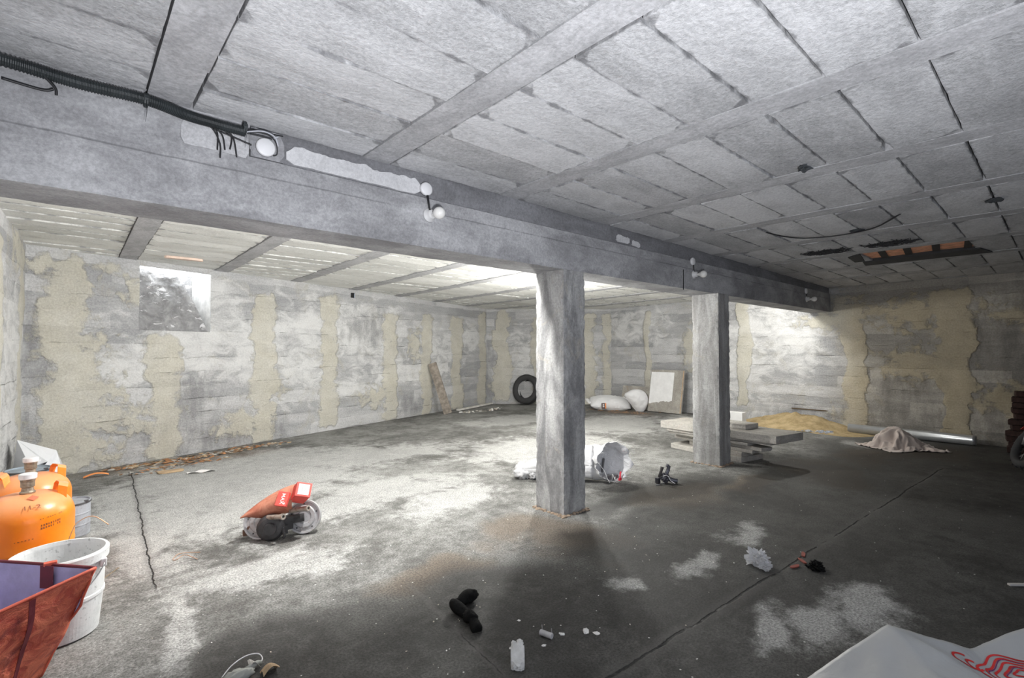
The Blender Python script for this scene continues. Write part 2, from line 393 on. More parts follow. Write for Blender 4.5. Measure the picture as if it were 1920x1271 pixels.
W1s = [(.38, .38, .0, 2.6), (1.50, .30, 0, 1.75), (3.02, .34, 0, 2.5), (4.36, .32, .1, 2.6), (6.02, .34, 0, 2.35), (7.27, .32, 0, 2.4), (8.48, .40, 0, 2.4), (9.68, .34, 0, 2.6)]
W1b = [(.55, .95, .42, .35), (.85, .65, .75, .22), (.4, .25, .6, .25), (.5, 1.65, .35, .25), (2.75, .35, .5, .25), (3.1, .95, .3, .25), (1.3, 2.35, .25, .2), (.3, 2.6, .6, .12), (5.6, .55, .5, .2), (6.8, 1.7, .25, .4)]
W1w = [(2.4, 1.6, 1.3, .5), (1.1, 1.3, .5, .25), (3.7, 1.6, .8, .8), (5.2, 1.9, 1.1, .6), (4.7, .9, .5, .25), (7.8, 1.6, 1.0, .4), (6.7, 1.0, 1.6, .2), (9.2, 1.9, .8, .3), (2.2, 2.2, .5, .4)]
W1d = [(1.75, .25, .5, .35), (1.9, .75, .25, .4), (2.6, .2, .9, .2), (5.4, 2.0, .6, .3), (.15, 1.5, .15, .8), (6.9, .3, .6, .2)]
# window_1 : shallow light well in the back wall
n1 = (Mc - Lc).normalized(); WA = Lc
hu0 = 1.165; hu1 = 2.125; hz0 = 1.83; hz1 = 2.71
w1 = make_wall('wall_back', Lc, Mc, W1s, W1b, W1w, W1d, .04, .004, [(hu0, hu1, hz0, hz1), (4.88, 4.98, 2.62, 2.72)])
w2 = make_wall('wall_back_right', Mc, Nc, [(.45, .42, .1, 2.7), (1.55, .34, 0, 2.5), (2.95, .30, 0, 2.6), (3.45, .18, 0, 2.6)], [(.4, .5, .3, .3)], [(1.2, 1.6, .5, .5), (2.6, 1.2, .5, .5)], [(.1, .8, .3, .8)], .05, .004)
W3L = (Qc - Nc).length
def u3(y): return (Nc.y - y) * W3L / (Nc.y - Qc.y)
w3 = make_wall('wall_right', Nc, Qc, [(u3(2.75), .34, 0, 2.3), (u3(1.30), .42, 0, 2.6), (u3(4.9), .26, .3, 2.6), (u3(7.5), .2, .4, 2.6), (u3(-1.1), .4, 0, 2.6)],
     [(u3(2.9), 2.3, .4, .4), (u3(3.2), 2.15, .45, .2), (u3(.7), .75, .35, .25), (u3(1.7), 2.2, .8, .3), (u3(6.2), 1.6, .2, .6), (u3(2.8), .3, .35, .25), (u3(1.8), 1.3, .6, .3), (u3(0), 2.1, .8, .25)],
     [(u3(4.4), 2.0, .7, .6), (u3(5.0), 1.4, .9, .8), (u3(3.9), 1.5, .5, .5), (u3(7.8), 2.2, .8, .4)],
     [(u3(.3), 1.6, .8, .9), (u3(0.1), .5, 1.2, .6), (u3(2.0), .9, .5, .2), (u3(1.9), .25, .9, .3), (u3(-1.5), 1.3, 1.2, 1.2), (u3(3.6), .15, .8, .2)], .045, .018, tw=.14)
D.objects['wall_right'].data.materials[0] = wall_mat((u3(3.4), u3(2.3)))
w0 = make_wall('wall_left', Sc, Lc, [(10.8, .3, 0, 2.7), (9.2, .5, 0, 2.6)], [(10.5, 2.6, .5, .25)], [(10.4, 1.3, .8, .8), (9.6, 1.0, .8, .8), (7.5, 1.3, 1.2, .8)], [], .07, .008)

def front_wall():
    mb = MB(); t = .25; y = -3.0 - t / 2
    for x0, x1, z0, z1 in ((-1.1, .8, 0, 2.95), (3.7, 11.4, 0, 2.95), (.8, 3.7, 2.35, 2.95)): mb.box(((x0 + x1) / 2, y, (z0 + z1) / 2), (x1 - x0, t, z1 - z0))
    struct(mb.build('wall_front', M_beam))
    mb = MB(); 
    for x in (.74, 3.76): mb.box((x, -3.0, 1.18), (.12, .30, 2.36))
    mb.box((2.25, -3.0, 2.41), (3.14, .30, .12)); struct(mb.build('door_1', simple('door_frame_steel', (.3, .31, .33), .5, .6)))
front_wall()
# corner pilaster at the left
mb = MB(); Mx = frame(Lc, (V((Lc.x, Lc.y, 0)) - V((Sc.x, Sc.y, 0))), (1, 0, 0)) 
struct(MB().box((-.14, .035, 1.4), (.28, .07, 2.78), M=frame(Lc, (Lc - Sc), (Lc - Sc).cross(V((0, 0, 1))))).build('trim_1', conc_mat('corner_plaster', (.50, .49, .43), (.68, .67, .60), (3, 3, .4)), bevel=.02))

def make_floor():
    st = .07; x0, x1, y0, y1 = -1.1, 12.0, -3.2, 11.6; nx = int((x1 - x0) / st); ny = int((y1 - y0) / st)
    whites = [(2.2, 7.3, 1.2, .8), (1.1, 6.4, .6, 1.6), (1.9, 6.2, .9, .6), (3.6, 6.8, .9, .5), (3.3, 1.0, .35, .14), (3.0, 1.3, .3, .14), (3.6, .8, .25, .2), (2.75, 2.12, .16, .12),
              (.45, 5.6, .25, 1.4), (1.0, 3.9, .7, .35), (.42, 3.2, .12, .8), (3.1, 4.3, .5, .4), (5.6, 5.6, 1.3, .8), (8.4, 6.4, 1.5, .9), (7.6, 8.2, 1.2, .6), (10.2, 5.6, .7, .6), (2.6, 5.0, .7, .4), (9.6, 2.4, .35, .3), (3.35, 1.9, .25, .08), (4.2, 1.9, .45, .13), (1.9, 4.9, .4, .35)]
    oil_and_shade = [(.9, 2.6, .5, .3), (1.8, 2.2, .9, .55), (2.4, 1.5, 1.2, .5), (1.1, 2.3, .5, .4), (3.4, 2.3, .5, .4), (5.0, .3, 1.6, .8), (4.3, 1.0, .4, .12), (6.2, 2.3, 1.6, .25), (5.1, 2.9, .8, .25), (7.6, .8, 1.8, .9), (9.4, .5, 1.2, .8), (6.6, 1.8, 1.3, .45), (4.4, 2.4, 1.0, .3), (10.6, 1.0, .6, .8), (8.8, 1.8, .5, .2), (2.9, .2, 1.0, .8), (1.0, 1.0, 1, 1), (4.2, 3.1, .35, .2)]  # oil stains, some added where the near floor lies in shade
    browns = [(4.9, 2.8, .7, .3), (5.9, 2.5, .6, .25), (1.9, 2.9, .35, .25), (6.9, 1.9, .6, .3), (8.8, 2.0, 1.0, .4), (2.9, 3.1, .5, .3), (7.4, 2.2, .7, .3), (1.2, 8.2, 1.1, .35), (10.4, 7.4, .5, .9), (9.9, 1.4, .8, .5), (3.2, 2.7, .5, .4)]
    vs = []; cols = []
    for j in range(ny + 1):
        for i in range(nx + 1):
            x = x0 + (x1 - x0) * i / nx; y = y0 + (y1 - y0) * j / ny
            a = fN(x * .9, y * .9, 2) * .35; b = fN(x * .9, y * .9, 8) * .35
            r = max([1.2 * blob(x + a, y + b, *q) for q in whites]) * .8; o = max([1.3 * blob(x + a, y + b, *q) for q in oil_and_shade])
            o = max(o, .80 * (1 - ssf(y + a * 1.5, 1.9, 3.5)) * ssf(x + b, .4, 1.5))  # near bay darkened in colour: dirt plus painted shade in front of the beam
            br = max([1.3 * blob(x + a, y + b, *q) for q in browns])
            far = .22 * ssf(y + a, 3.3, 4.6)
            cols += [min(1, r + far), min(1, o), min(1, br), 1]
            vs.append((x, y, .0))
    W = nx + 1; fs = [(j * W + i, j * W + i + 1, (j + 1) * W + i + 1, (j + 1) * W + i) for j in range(ny) for i in range(nx)]
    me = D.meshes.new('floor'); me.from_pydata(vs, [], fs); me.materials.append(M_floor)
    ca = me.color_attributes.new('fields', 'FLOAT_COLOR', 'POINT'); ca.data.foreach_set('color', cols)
    o = D.objects.new('floor', me); COL.objects.link(o); struct(o); WM['floor'] = Matrix()
make_floor()

# ceiling: hollow blocks laid between precast joists
NEARJ = [-.98, .27, 1.46, 2.68, 3.96, 5.17, 6.38, 7.55, 8.75, 9.95, 11.15]
FARJ = [-.78, .46, 1.66, 2.92, 4.18, 5.42, 6.66, 7.90, 9.10, 10.3, 11.4]
JW = .195
NOTCH = [(.86, 2.22, .16, .035), (1.22, 1.35, .16, .05), (2.95, 1.05, .1, .02), (3.9, .72, .12, .03)]
def ceiling_part(name, joists, y0, y1, per, ph, mat, far, holes=()):
    vs = []; fs = []; rnd = []; edg = []
    def inside(x, y):
        if not far: return -1.2 < x < 11.4
        # behind back wall line?
        d = (Mc - Lc).normalized(); nn = V((d.y, -d.x, 0)); k = (V((x, y, 0)) - Lc).dot(nn)
        d2 = (Nc - Mc).normalized(); n2 = V((d2.y, -d2.x, 0)); k2 = (V((x, y, 0)) - Mc).dot(n2)
        return k > (-.06 if .6 < x < 1.75 else -.30) and k2 > -.35 and x < 11.8
    for a, b in zip(joists, joists[1:]):
        xa = a + JW; xb = b; y = y1 if not far else y0
        k = 0; rows = []
        if not far:
            yy = ph
            while yy > y0 - per: rows.append((yy - per, yy)); yy -= per
            rows.append((ph, y1))
        else:
            yy = y0
            while yy < y1: rows.append((yy, yy + per)); yy += per
        for (ya, yb) in rows:
            ya = max(ya, y0); yb = min(yb, y1)
            if yb - ya < .04: continue
            cx, cy = (xa + xb) / 2, (ya + yb) / 2
            if not (inside(xa, cy) or inside(xb, cy) or inside(cx, cy)): continue
            if any(h[0] < cx < h[1] and h[2] < cy < h[3] for h in holes): continue
            rr = random.random(); gp = .007 + random.random() * (.010 if not far else .012)
            dz = random.uniform(-.004, .004) if not far else random.uniform(-.005, .005)
            tx = random.uniform(-.004, .004); ty = random.uniform(-.004, .004) if not far else random.uniform(-.008, .008)
            nx, ny = (14, 4) if cx < 7 else (8, 3); o = len(vs); sd = random.random() * 50
            def P(i, j):
                u = i / nx; v = j / ny; x = xa + .010 + (xb - xa - .020) * u + (.004 * noise.noise(V((ya * 7 + v * 3, sd, i))) if i in (0, nx) else 0); yv = ya + gp / 2 + (yb - ya - gp) * v
                jit = .006 * noise.noise(V((x * 9, sd + v * 3, 0))) + .003 * noise.noise(V((x * 40, sd, v * 9)))
                if j == 0: yv += abs(jit) * 1.2
                if j == ny: yv -= abs(jit) * 1.2
                for (hx, hy, hr, ha) in NOTCH:
                    dd = math.hypot(x - hx, yv - hy)
                    if dd < hr and j in (0, ny): yv += (1 if j == 0 else -1) * ha * (1 - dd / hr)
                z = zc(x, yv) + dz + tx * (u * 2 - 1) + ty * (v * 2 - 1) + .003 * noise.noise(V((x * 5, yv * 5, sd)))
                return x, yv, z
            for j in range(ny + 1):
                for i in range(nx + 1):
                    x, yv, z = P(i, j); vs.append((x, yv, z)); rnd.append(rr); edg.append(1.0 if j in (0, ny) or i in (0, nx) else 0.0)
            for j in range(ny):
                for i in range(nx): q = o + j * (nx + 1) + i; fs.append((q, q + nx + 1, q + nx + 2, q + 1))
            loop = [o + i for i in range(nx + 1)] + [o + j * (nx + 1) + nx for j in range(1, ny + 1)] + [o + ny * (nx + 1) + i for i in range(nx - 1, -1, -1)] + [o + j * (nx + 1) for j in range(ny - 1, 0, -1)]
            t = len(vs)
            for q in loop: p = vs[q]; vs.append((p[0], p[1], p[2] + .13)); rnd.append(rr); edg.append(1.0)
            n = len(loop)
            for q in range(n): fs.append((loop[q], loop[(q + 1) % n], t + (q + 1) % n, t + q))
    me = D.meshes.new(name); me.from_pydata(vs, [], fs); me.materials.append(mat)
    a = me.attributes.new('rnd', 'FLOAT', 'POINT'); a.data.foreach_set('value', rnd)
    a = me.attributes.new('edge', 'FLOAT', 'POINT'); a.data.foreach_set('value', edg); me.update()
    o = D.objects.new(name, me); COL.objects.link(o); struct(o); WM[o.name] = Matrix(); return o
HX0, HX1, HY0, HY1 = 7.70, 8.80, .62, 1.95
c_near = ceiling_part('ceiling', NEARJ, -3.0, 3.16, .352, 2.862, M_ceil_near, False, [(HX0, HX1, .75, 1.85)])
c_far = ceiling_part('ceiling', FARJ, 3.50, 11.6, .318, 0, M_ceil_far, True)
for k, (xs, y0, y1) in enumerate(((NEARJ, -3.0, 3.2), (FARJ, 3.45, 11.5))):
    for x in xs:
        yb = y1
        if k == 1:
            d = (Mc - Lc); yb = Lc.y + d.y / d.x * (x - Lc.x) + .12 if x < 9 else Mc.y - (x - 9) * .99 + .15
        if x > 11.2: continue
        mb = MB(); n = 12
        for i in range(n):
            ya = y0 + (yb - y0) * i / n; yc = y0 + (yb - y0) * (i + 1) / n
            za, zb2 = zc(x, ya), zc(x, yc); dr = .001 if k == 0 else .010
            w_ = JW + .004 * math.sin(i * 2.1 + x)
            mb.add([(x, ya, za - dr), (x + w_, ya, za - dr), (x + w_, ya, za + .14), (x, ya, za + .14), (x, yc, zb2 - dr), (x + w_, yc, zb2 - dr), (x + w_, yc, zb2 + .14), (x, yc, zb2 + .14)],
                   [(0, 4, 5, 1), (1, 5, 6, 2), (2, 6, 7, 3), (3, 7, 4, 0)])
        struct(mb.build('ceiling_joist', M_joist, loc=(x, 0, 0)))
struct(MB().box((5.3, 4.2, 3.06), (13.4, 15.2, .1)).build('ceiling', M_void))
# broken opening with the clay hollow bricks of the slab above
mb = MB(); mb.box((8.06, 1.3, 2.848), (.62, 1.25, .02)); mb.build('broken_opening', M_clay)
o = D.objects['broken_opening']; tag(o, 'broken opening in the grey ceiling blocks showing orange clay brick', 'hole')
mb = MB()
for y in (.78, 1.08, 1.36, 1.62): mb.box((0, 0, 0), (.66, .075, .018), TR((8.06, y, 2.834), .12))
WM[o.name] = Matrix(); mb.build('rib', simple('dark_rib', (.03, .025, .022), .9), parent=o)  # ribs coloured almost black across the orange plate
mb = MB(); mb.prism([(8.34, .70), (8.78, .62), (8.78, 1.98), (8.42, 1.93), (8.36, 1.5), (8.30, 1.1)], 2.80, 2.86); mb.prism([(7.72, 1.80), (8.4, 1.90), (8.4, 2.02), (7.9, 1.98)], 2.81, 2.86); mb.build('rim', simple('dark_edge', (.05, .05, .052), .9), parent=o)  # almost black plates along the sides of the opening
# spalled clay patch of a far block
def jag(cx, cy, lx, ly, n=14, a=.25, sd=0):
    return [(cx + lx * (1 + a * noise.noise(V((math.cos(t) * 2 + sd, math.sin(t) * 2, sd)))) * math.copysign(abs(math.cos(t)) ** .5, math.cos(t)), cy + ly * (1 + a * noise.noise(V((math.cos(t) * 2, math.sin(t) * 2 + sd, 5)))) * math.copysign(abs(math.sin(t)) ** .5, math.sin(t))) for t in [2 * PI * k / n for k in range(n)]]
mb = MB(); mb.prism(jag(1.12, 7.92, .22, .05, sd=3), 2.772, 2.80); mb.build('exposed_clay_patch', simple('pale_clay', (.72, .56, .47), .9, bump=.3))
tag(D.objects['exposed_clay_patch'], 'pale orange clay patch exposed in the ceiling above the wall niche', 'broken block')
# soot nests
def nest(x, y, lab, rx, ry, sd):
    mb = MB(); random.seed(sd)
    for k in range(70):
        a = random.random() * 6.28; r = random.random() ** .6; px = x + math.cos(a) * r * rx; py = y + math.sin(a) * r * ry; z = zc(px, py) - .012 - .02 * (1 - r) * random.random()
        q = random.random() * 6.28; l = random.uniform(.03, .12)
        mb.tube([(px - math.cos(q) * l, py - math.sin(q) * l, z + .01), (px, py, z - .01), (px + math.cos(q) * l, py + math.sin(q) * l, z + .012)], .004, 5)
    mb.ball((x, y, zc(x, y) + .004), (rx * .75, ry * .75, .022), amp=.6, seed=sd, nu=26)
    tag(mb.build('black_cobweb_clump', simple('soot', (.035, .035, .037), .95), loc=(x, y, zc(x, y))), lab, 'cobweb clump', 'soot black clumps stuck to the ceiling')
nest(7.22, 2.05, 'sooty black clump under the ceiling, the one nearer the beam', .14, .26, 3)
nest(7.22, 1.40, 'sooty black clump under the ceiling, right of the broken opening', .13, .24, 5)

# window_1: recess with reveals and tarred sheet of earth
Mw = Matrix((tuple(n1) , (-n1.y * -1 * -1, n1.x, 0), (0, 0, 1))).transposed().to_4x4()
Mw = frame(Lc, n1, V((-n1.y, n1.x, 0)))    # local x along wall, y into the wall, z up
mb = MB(); du, dd = hu1 - hu0, .55
mb.add([(hu0, 0, hz0), (hu0, dd, hz0), (hu0, dd, 3.05), (hu0, 0, 3.05)], [(0, 1, 2, 3)], 0, Mw)
mb.add([(hu1, 0, hz0), (hu1, dd, hz0), (hu1, dd, 3.05), (hu1, 0, 3.05)], [(3, 2, 1, 0)], 0, Mw)
mb.add([(hu0, 0, hz0), (hu1, 0, hz0), (hu1, dd, hz0), (hu0, dd, hz0)], [(0, 1, 2, 3)], 0, Mw)
mb.add([(hu0, dd, hz0), (hu1, dd, hz0), (hu1, dd, 3.05), (hu0, dd, 3.05)], [(0, 1, 2, 3)], 0, Mw)
struct(mb.build('window_1', simple('white_limewash', (.80, .80, .79), .9, bump=.5, bsc=18)))
def tar(u, v):
    x = hu0 + .005 + (du - .01) * u; z = hz0 + (hz1 - hz0 + .02) * v
    yy = .015 + .30 * v ** 1.5 + .03 * fN(x * 6, z * 6, 2) + .03 * max(0, fN(x * 3, z * 3, 7))
    cut = max(0, u - (.98 - .34 * v)) * 1.8
    return (x, min(yy + cut, dd - .01), z)
mb = MB(); mb.grid(tar, 44, 40, 0, Mw)
g = G('tarred_earth'); v = g.obj(); c = g.mix(g.ss(g.noise(v, 5, 7, .7, .5), .3, .7), (.20, .20, .205), (.42, .42, .425))
c = g.mix(g.ss(g.noise(g.map(v, (1, 1, 2)), 4, 6, .7, 1.5), .56, .62), c, (.72, .72, .74))
M_tar = g.out(c, .55, g.bump(g.noise(v, 22, 6, .7), .8, .02))
tag(mb.build('earth_slope', M_tar, loc=tuple(Mw @ V((hu0, 0, hz0)))), 'dark grey lumpy slope filling the square niche high in the back wall', 'tar sheet')
# small hole in back wall, slot in right wall: shade painted as dark boxes
mb = MB(); mb.box((4.93, .06, 2.67), (.11, .10, .11), Mw); struct(mb.build('hole_dark_box', M_void))
mb = MB(); mb.box((11.34, 3.55, .335), (.05, .68, .018), M=None); struct(mb.build('slot_dark_strip', simple('slot_shade', (.10, .07, .04), .9)))

# ------------------------------------------------------------------ beam and pillars
def lumpy_box(mb, x0, x1, y0, y1, z0, z1, st=.05, amp=.004, sd=0, cham=.012):
    # closed box grid with worn arrises
    import itertools
    nx = max(1, int((x1 - x0) / st)); ny = max(1, int((y1 - y0) / st)); nz = max(1, int((z1 - z0) / st)); idx = {}; vs = []
    def vid(i, j, k):
        if (i, j, k) not in idx:
            x = x0 + (x1 - x0) * i / nx; y = y0 + (y1 - y0) * j / ny; z = z0 + (z1 - z0) * k / nz
            ex = (i in (0, nx)); ey = (j in (0, ny)); ez = (k in (0, nz))
            n = noise.noise(V((x * 7 + sd, y * 7, z * 7))) ; n_ = abs(noise.noise(V((x * 19 + sd, y * 19, z * 19))))
            if ex: x += (-1 if i == 0 else 1) * (amp * n - (cham * n_ if (ey or ez) else 0))
            if ey: y += (-1 if j == 0 else 1) * (amp * n - (cham * n_ if (ex or ez) else 0))
            if ez: z += (-1 if k == 0 else 1) * (0 if k else amp * n * (nx > nz)) 
            idx[(i, j, k)] = len(vs); vs.append((x, y, z))
        return idx[(i, j, k)]
    fs = []
    for i in range(nx):
        for j in range(ny):
            fs.append((vid(i, j, 0), vid(i, j + 1, 0), vid(i + 1, j + 1, 0), vid(i + 1, j, 0))); fs.append((vid(i, j, nz), vid(i + 1, j, nz), vid(i + 1, j + 1, nz), vid(i, j + 1, nz)))
    for i in range(nx):
        for k in range(nz):
            fs.append((vid(i, 0, k), vid(i + 1, 0, k), vid(i + 1, 0, k + 1), vid(i, 0, k + 1))); fs.append((vid(i, ny, k), vid(i, ny, k + 1), vid(i + 1, ny, k + 1), vid(i + 1, ny, k)))
    for j in range(ny):
        for k in range(nz):
            fs.append((vid(0, j, k), vid(0, j, k + 1), vid(0, j + 1, k + 1), vid(0, j + 1, k))); fs.append((vid(nx, j, k), vid(nx, j + 1, k), vid(nx, j + 1, k + 1), vid(nx, j, k + 1)))
    mb.add(vs, fs)
BY0, BY1, BZ = 3.14, 3.52, 2.312
beam = thing('concrete_beam', 'long grey concrete beam crossing the whole cellar on two pillars', 'beam', (5.3, 3.33, BZ))
mb = MB(); lumpy_box(mb, -.78, 11.30, BY0, BY1, BZ, 2.675, .07, .003, 1); mb.build('beam_body', M_beam, parent=beam, smooth=False)
mb = MB(); lumpy_box(mb, -.78, .76, BY0 + .002, BY1, 2.67, 2.90, .07, .003, 2); mb.build('upper_course', M_beam, parent=beam)
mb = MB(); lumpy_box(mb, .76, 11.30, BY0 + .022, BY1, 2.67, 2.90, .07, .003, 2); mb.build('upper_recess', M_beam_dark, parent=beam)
def patch(x0, x1, z0, z1, y, amp, sd, name, mat, n=60, parent=None, th=.012):
    top = []; bot = []
    for i in range(n + 1):
        x = x0 + (x1 - x0) * i / n; e = min(1, min(i, n - i) / 3)
        top.append((x, z1 + amp * noise.fractal(V((x * 6, sd, 0)), 1, 2, 4) - (1 - e) * (z1 - z0) * .35))
        bot.append((x, z0 + amp * .3 * noise.fractal(V((x * 6, sd + 9, 0)), 1, 2, 4) + (1 - e) * (z1 - z0) * .25))
    mb = MB(); vs = []; fs = []
    for k in range(n + 1): vs += [(top[k][0], y, top[k][1]), (bot[k][0], y, bot[k][1]), (top[k][0], y + th, top[k][1]), (bot[k][0], y + th, bot[k][1])]
    for k in range(n):
        a = k * 4; b = a + 4; fs += [(a, a + 1, b + 1, b), (a, b, b + 2, a + 2), (a + 1, a + 3, b + 3, b + 1)]
    mb.add(vs, fs); return mb.build(name, mat, parent=parent)
patch(.96, 1.90, 2.69, 2.800, BY0 + .008, .03, 1, 'plaster_patch', M_plaster, parent=beam, th=.02)
patch(.42, .75, 2.66, 2.80, BY0 - .006, .03, 4, 'plaster_patch', conc_mat('dull_plaster', (.42, .42, .43), (.56, .56, .57)), parent=beam)
patch(4.28, 4.52, 2.70, 2.78, BY0 + .014, .03, 8, 'plaster_patch', M_plaster, n=20, parent=beam)
patch(4.56, 4.72, 2.69, 2.75, BY0 + .014, .03, 9, 'plaster_patch', M_plaster, n=16, parent=beam)
mb = MB(); mb.box((5.62, BY0 - .001, 2.42), (.012, .004, .25)); mb.build('shutter_seam', M_void, parent=beam)
def pillar(x0, x1, y0, y1, lab, sd, matl):
    t = thing('concrete_pillar', lab, 'pillar', ((x0 + x1) / 2, (y0 + y1) / 2, 0), 'concrete pillars')
    mb = MB(); lumpy_box(mb, x0, x1, y0, y1, 0, BZ + .002, .03, .004, sd, .014); mb.build('shaft', matl, parent=t)
    mb = MB(); cx, cy = (x0 + x1) / 2, (y0 + y1) / 2
    for k in range(46):
        a = k / 46 * 2 * PI; px = cx + math.copysign(min(abs(math.cos(a)) * .32, (x1 - x0) / 2 + .01), math.cos(a)); py = cy + math.copysign(min(abs(math.sin(a)) * .36, (y1 - y0) / 2 + .01), math.sin(a))
        mb.ball((px, py, .004), (random.uniform(.012, .035), random.uniform(.012, .035), random.uniform(.006, .02)), nu=8, nv=5, amp=.4, seed=k)
    mb.build('mortar_foot', simple('rusty_mortar', (.30, .23, .17), .95, var=.4, sc=20, bump=.5), parent=t)
pillar(3.445, 3.755, 3.145, 3.515, 'bare concrete pillar nearer the camera, in the middle of the room', 3, M_pillar)
pillar(6.45, 6.77, 3.10, 3.48, 'bare concrete pillar farther away, with the slab stack behind it', 11, conc_mat('pillar_concrete_brown', (.24, .235, .23), (.46, .46, .455), (3, 3, .5), (.30, .27, .21), .38, .66))

# ------------------------------------------------------------------ conduit, ties, wires
M_black = simple('black_plastic', (.025, .03, .032), .45, var=.3)
M_blackwire = simple('black_wire', (.015, .015, .017), .5)
M_white_pl = simple('white_plastic', (.74, .74, .75), .35, var=.04)
cd = thing('corrugated_conduit', 'black corrugated cable conduit under the ceiling along the beam', 'conduit', (0, 3.10, 2.82))
ctrl = [V(p) for p in ((-.80, 3.05, 2.815), (-.25, 3.06, 2.812), (.0, 3.09, 2.812), (.26, 3.07, 2.812), (.44, 3.11, 2.805), (.56, 3.11, 2.80), (.72, 3.09, 2.79))]
def spline(c, n):
    out = []; m = len(c) - 1
    for i in range(n + 1):
        t = i / n * m; k = min(int(t), m - 1); f = t - k
        p0, p1, p2, p3 = c[max(k - 1, 0)], c[k], c[k + 1], c[min(k + 2, m)]
        out.append(.5 * ((2 * p1) + (p2 - p0) * f + (2 * p0 - 5 * p1 + 4 * p2 - p3) * f * f + (3 * p1 - p0 - 3 * p2 + p3) * f ** 3))
    return out
pth = spline(ctrl, 560); cnt = [0]
def rib(t): cnt[0] += 1; return .029 if (cnt[0] // 2) % 2 else .025
mb = MB(); mb.tube(pth, rib, 12); mb.build('pipe', M_black, parent=cd, smooth=False)
for x, y in ((.262, 3.072), (.715, 3.09)):
    mb = MB(); M = TR((x, y, 2.81)); mb.ring([(.030, -.008), (.036, -.008), (.036, .008), (.030, .008)], 16, M @ Euler((0, PI / 2, 0)).to_matrix().to_4x4())
    mb.box((x, y - .028, 2.815), (.022, .014, .018)); mb.tube([(x, y - .03, 2.80), (x + .002, y - .034, 2.745), (x - .003, y - .030, 2.69)], lambda t: .006 * (1 - .7 * t), 5, flat=.4)
    mb.build('cable_tie', M_black, parent=cd)
def wires(name, lab, cat, paths, r, mat, loc, group=None):
    mb = MB()
    for p in paths: mb.tube(spline([V(q) for q in p], 18), r, 6)
    return tag(mb.build(name, mat, loc=loc, smooth=True), lab, cat, group)
wires('wire_stub', 'frayed black wire ends dangling below the conduit beside the round cover', 'wire',
      [[(.50, 3.12, 2.79), (.56, 3.118, 2.775), (.60, 3.118, 2.70), (.602, 3.118, 2.62)], [(.54, 3.12, 2.79), (.585, 3.118, 2.76), (.588, 3.116, 2.66)], [(.56, 3.12, 2.79), (.61, 3.118, 2.75), (.625, 3.118, 2.67)],
       [(.60, 3.12, 2.785), (.655, 3.118, 2.755), (.650, 3.118, 2.68)], [(.62, 3.12, 2.785), (.665, 3.118, 2.75), (.685, 3.12, 2.645)], [(.60, 3.12, 2.768), (.70, 3.12, 2.748), (.76, 3.12, 2.735)]], .0045, M_blackwire, (.6, 3.12, 2.78))
wires('wire_stub', 'thin black wire stub hanging under the conduit at far left', 'wire', [[(-.12, 3.06, 2.80), (-.075, 3.10, 2.765), (-.07, 3.12, 2.74)], [(-.25, 3.12, 2.755), (-.12, 3.125, 2.75), (-.08, 3.12, 2.765)]], .006, M_blackwire, (-.1, 3.1, 2.8))
# junction cover
jc = thing('junction_cover', 'round white junction cover with loose wires at conduit end', 'junction box', (.84, 3.13, 2.745))
RY = Euler((PI / 2, 0, 0)).to_matrix().to_4x4()
mb = MB(); mb.lathe([(.0, .022), (.045, .022), (.052, .018), (.054, 0)], 36, TR((.838, 3.135, 2.745)) @ RY); mb.build('cover', M_white_pl, parent=jc, smooth=True, auto=1)
for nm, mt, r, P in (('black_wire', M_blackwire, .0035, [[(.72, 3.09, 2.79), (.79, 3.07, 2.80), (.85, 3.07, 2.795), (.89, 3.10, 2.77), (.90, 3.12, 2.72), (.88, 3.125, 2.705)], [(.72, 3.09, 2.795), (.76, 3.10, 2.82), (.86, 3.12, 2.83), (.935, 3.13, 2.84)], [(.73, 3.09, 2.785), (.80, 3.08, 2.785), (.86, 3.08, 2.785)]]),
                     ('grey_wire', simple('grey_wire', (.45, .46, .5), .5), .0045, [[(.72, 3.09, 2.79), (.80, 3.06, 2.808), (.87, 3.07, 2.80), (.90, 3.10, 2.76)], [(.83, 3.12, 2.79), (.87, 3.12, 2.805), (.905, 3.12, 2.825)]])):
    mb = MB()
    for p in P: mb.tube(spline([V(q) for q in p], 20), r, 6)
    mb.build(nm, mt, parent=jc, smooth=True)
mb = MB(); mb.box((.85, 3.150, 2.765), (.18, .025, .17)); mb.build('recess_backing', M_beam_dark, parent=jc)
patch(.755, .945, 2.68, 2.85, 3.137, .006, 3, 'recess_patch', conc_mat('grey_patch', (.25, .25, .26), (.36, .36, .375)), n=20, parent=jc, th=.006)

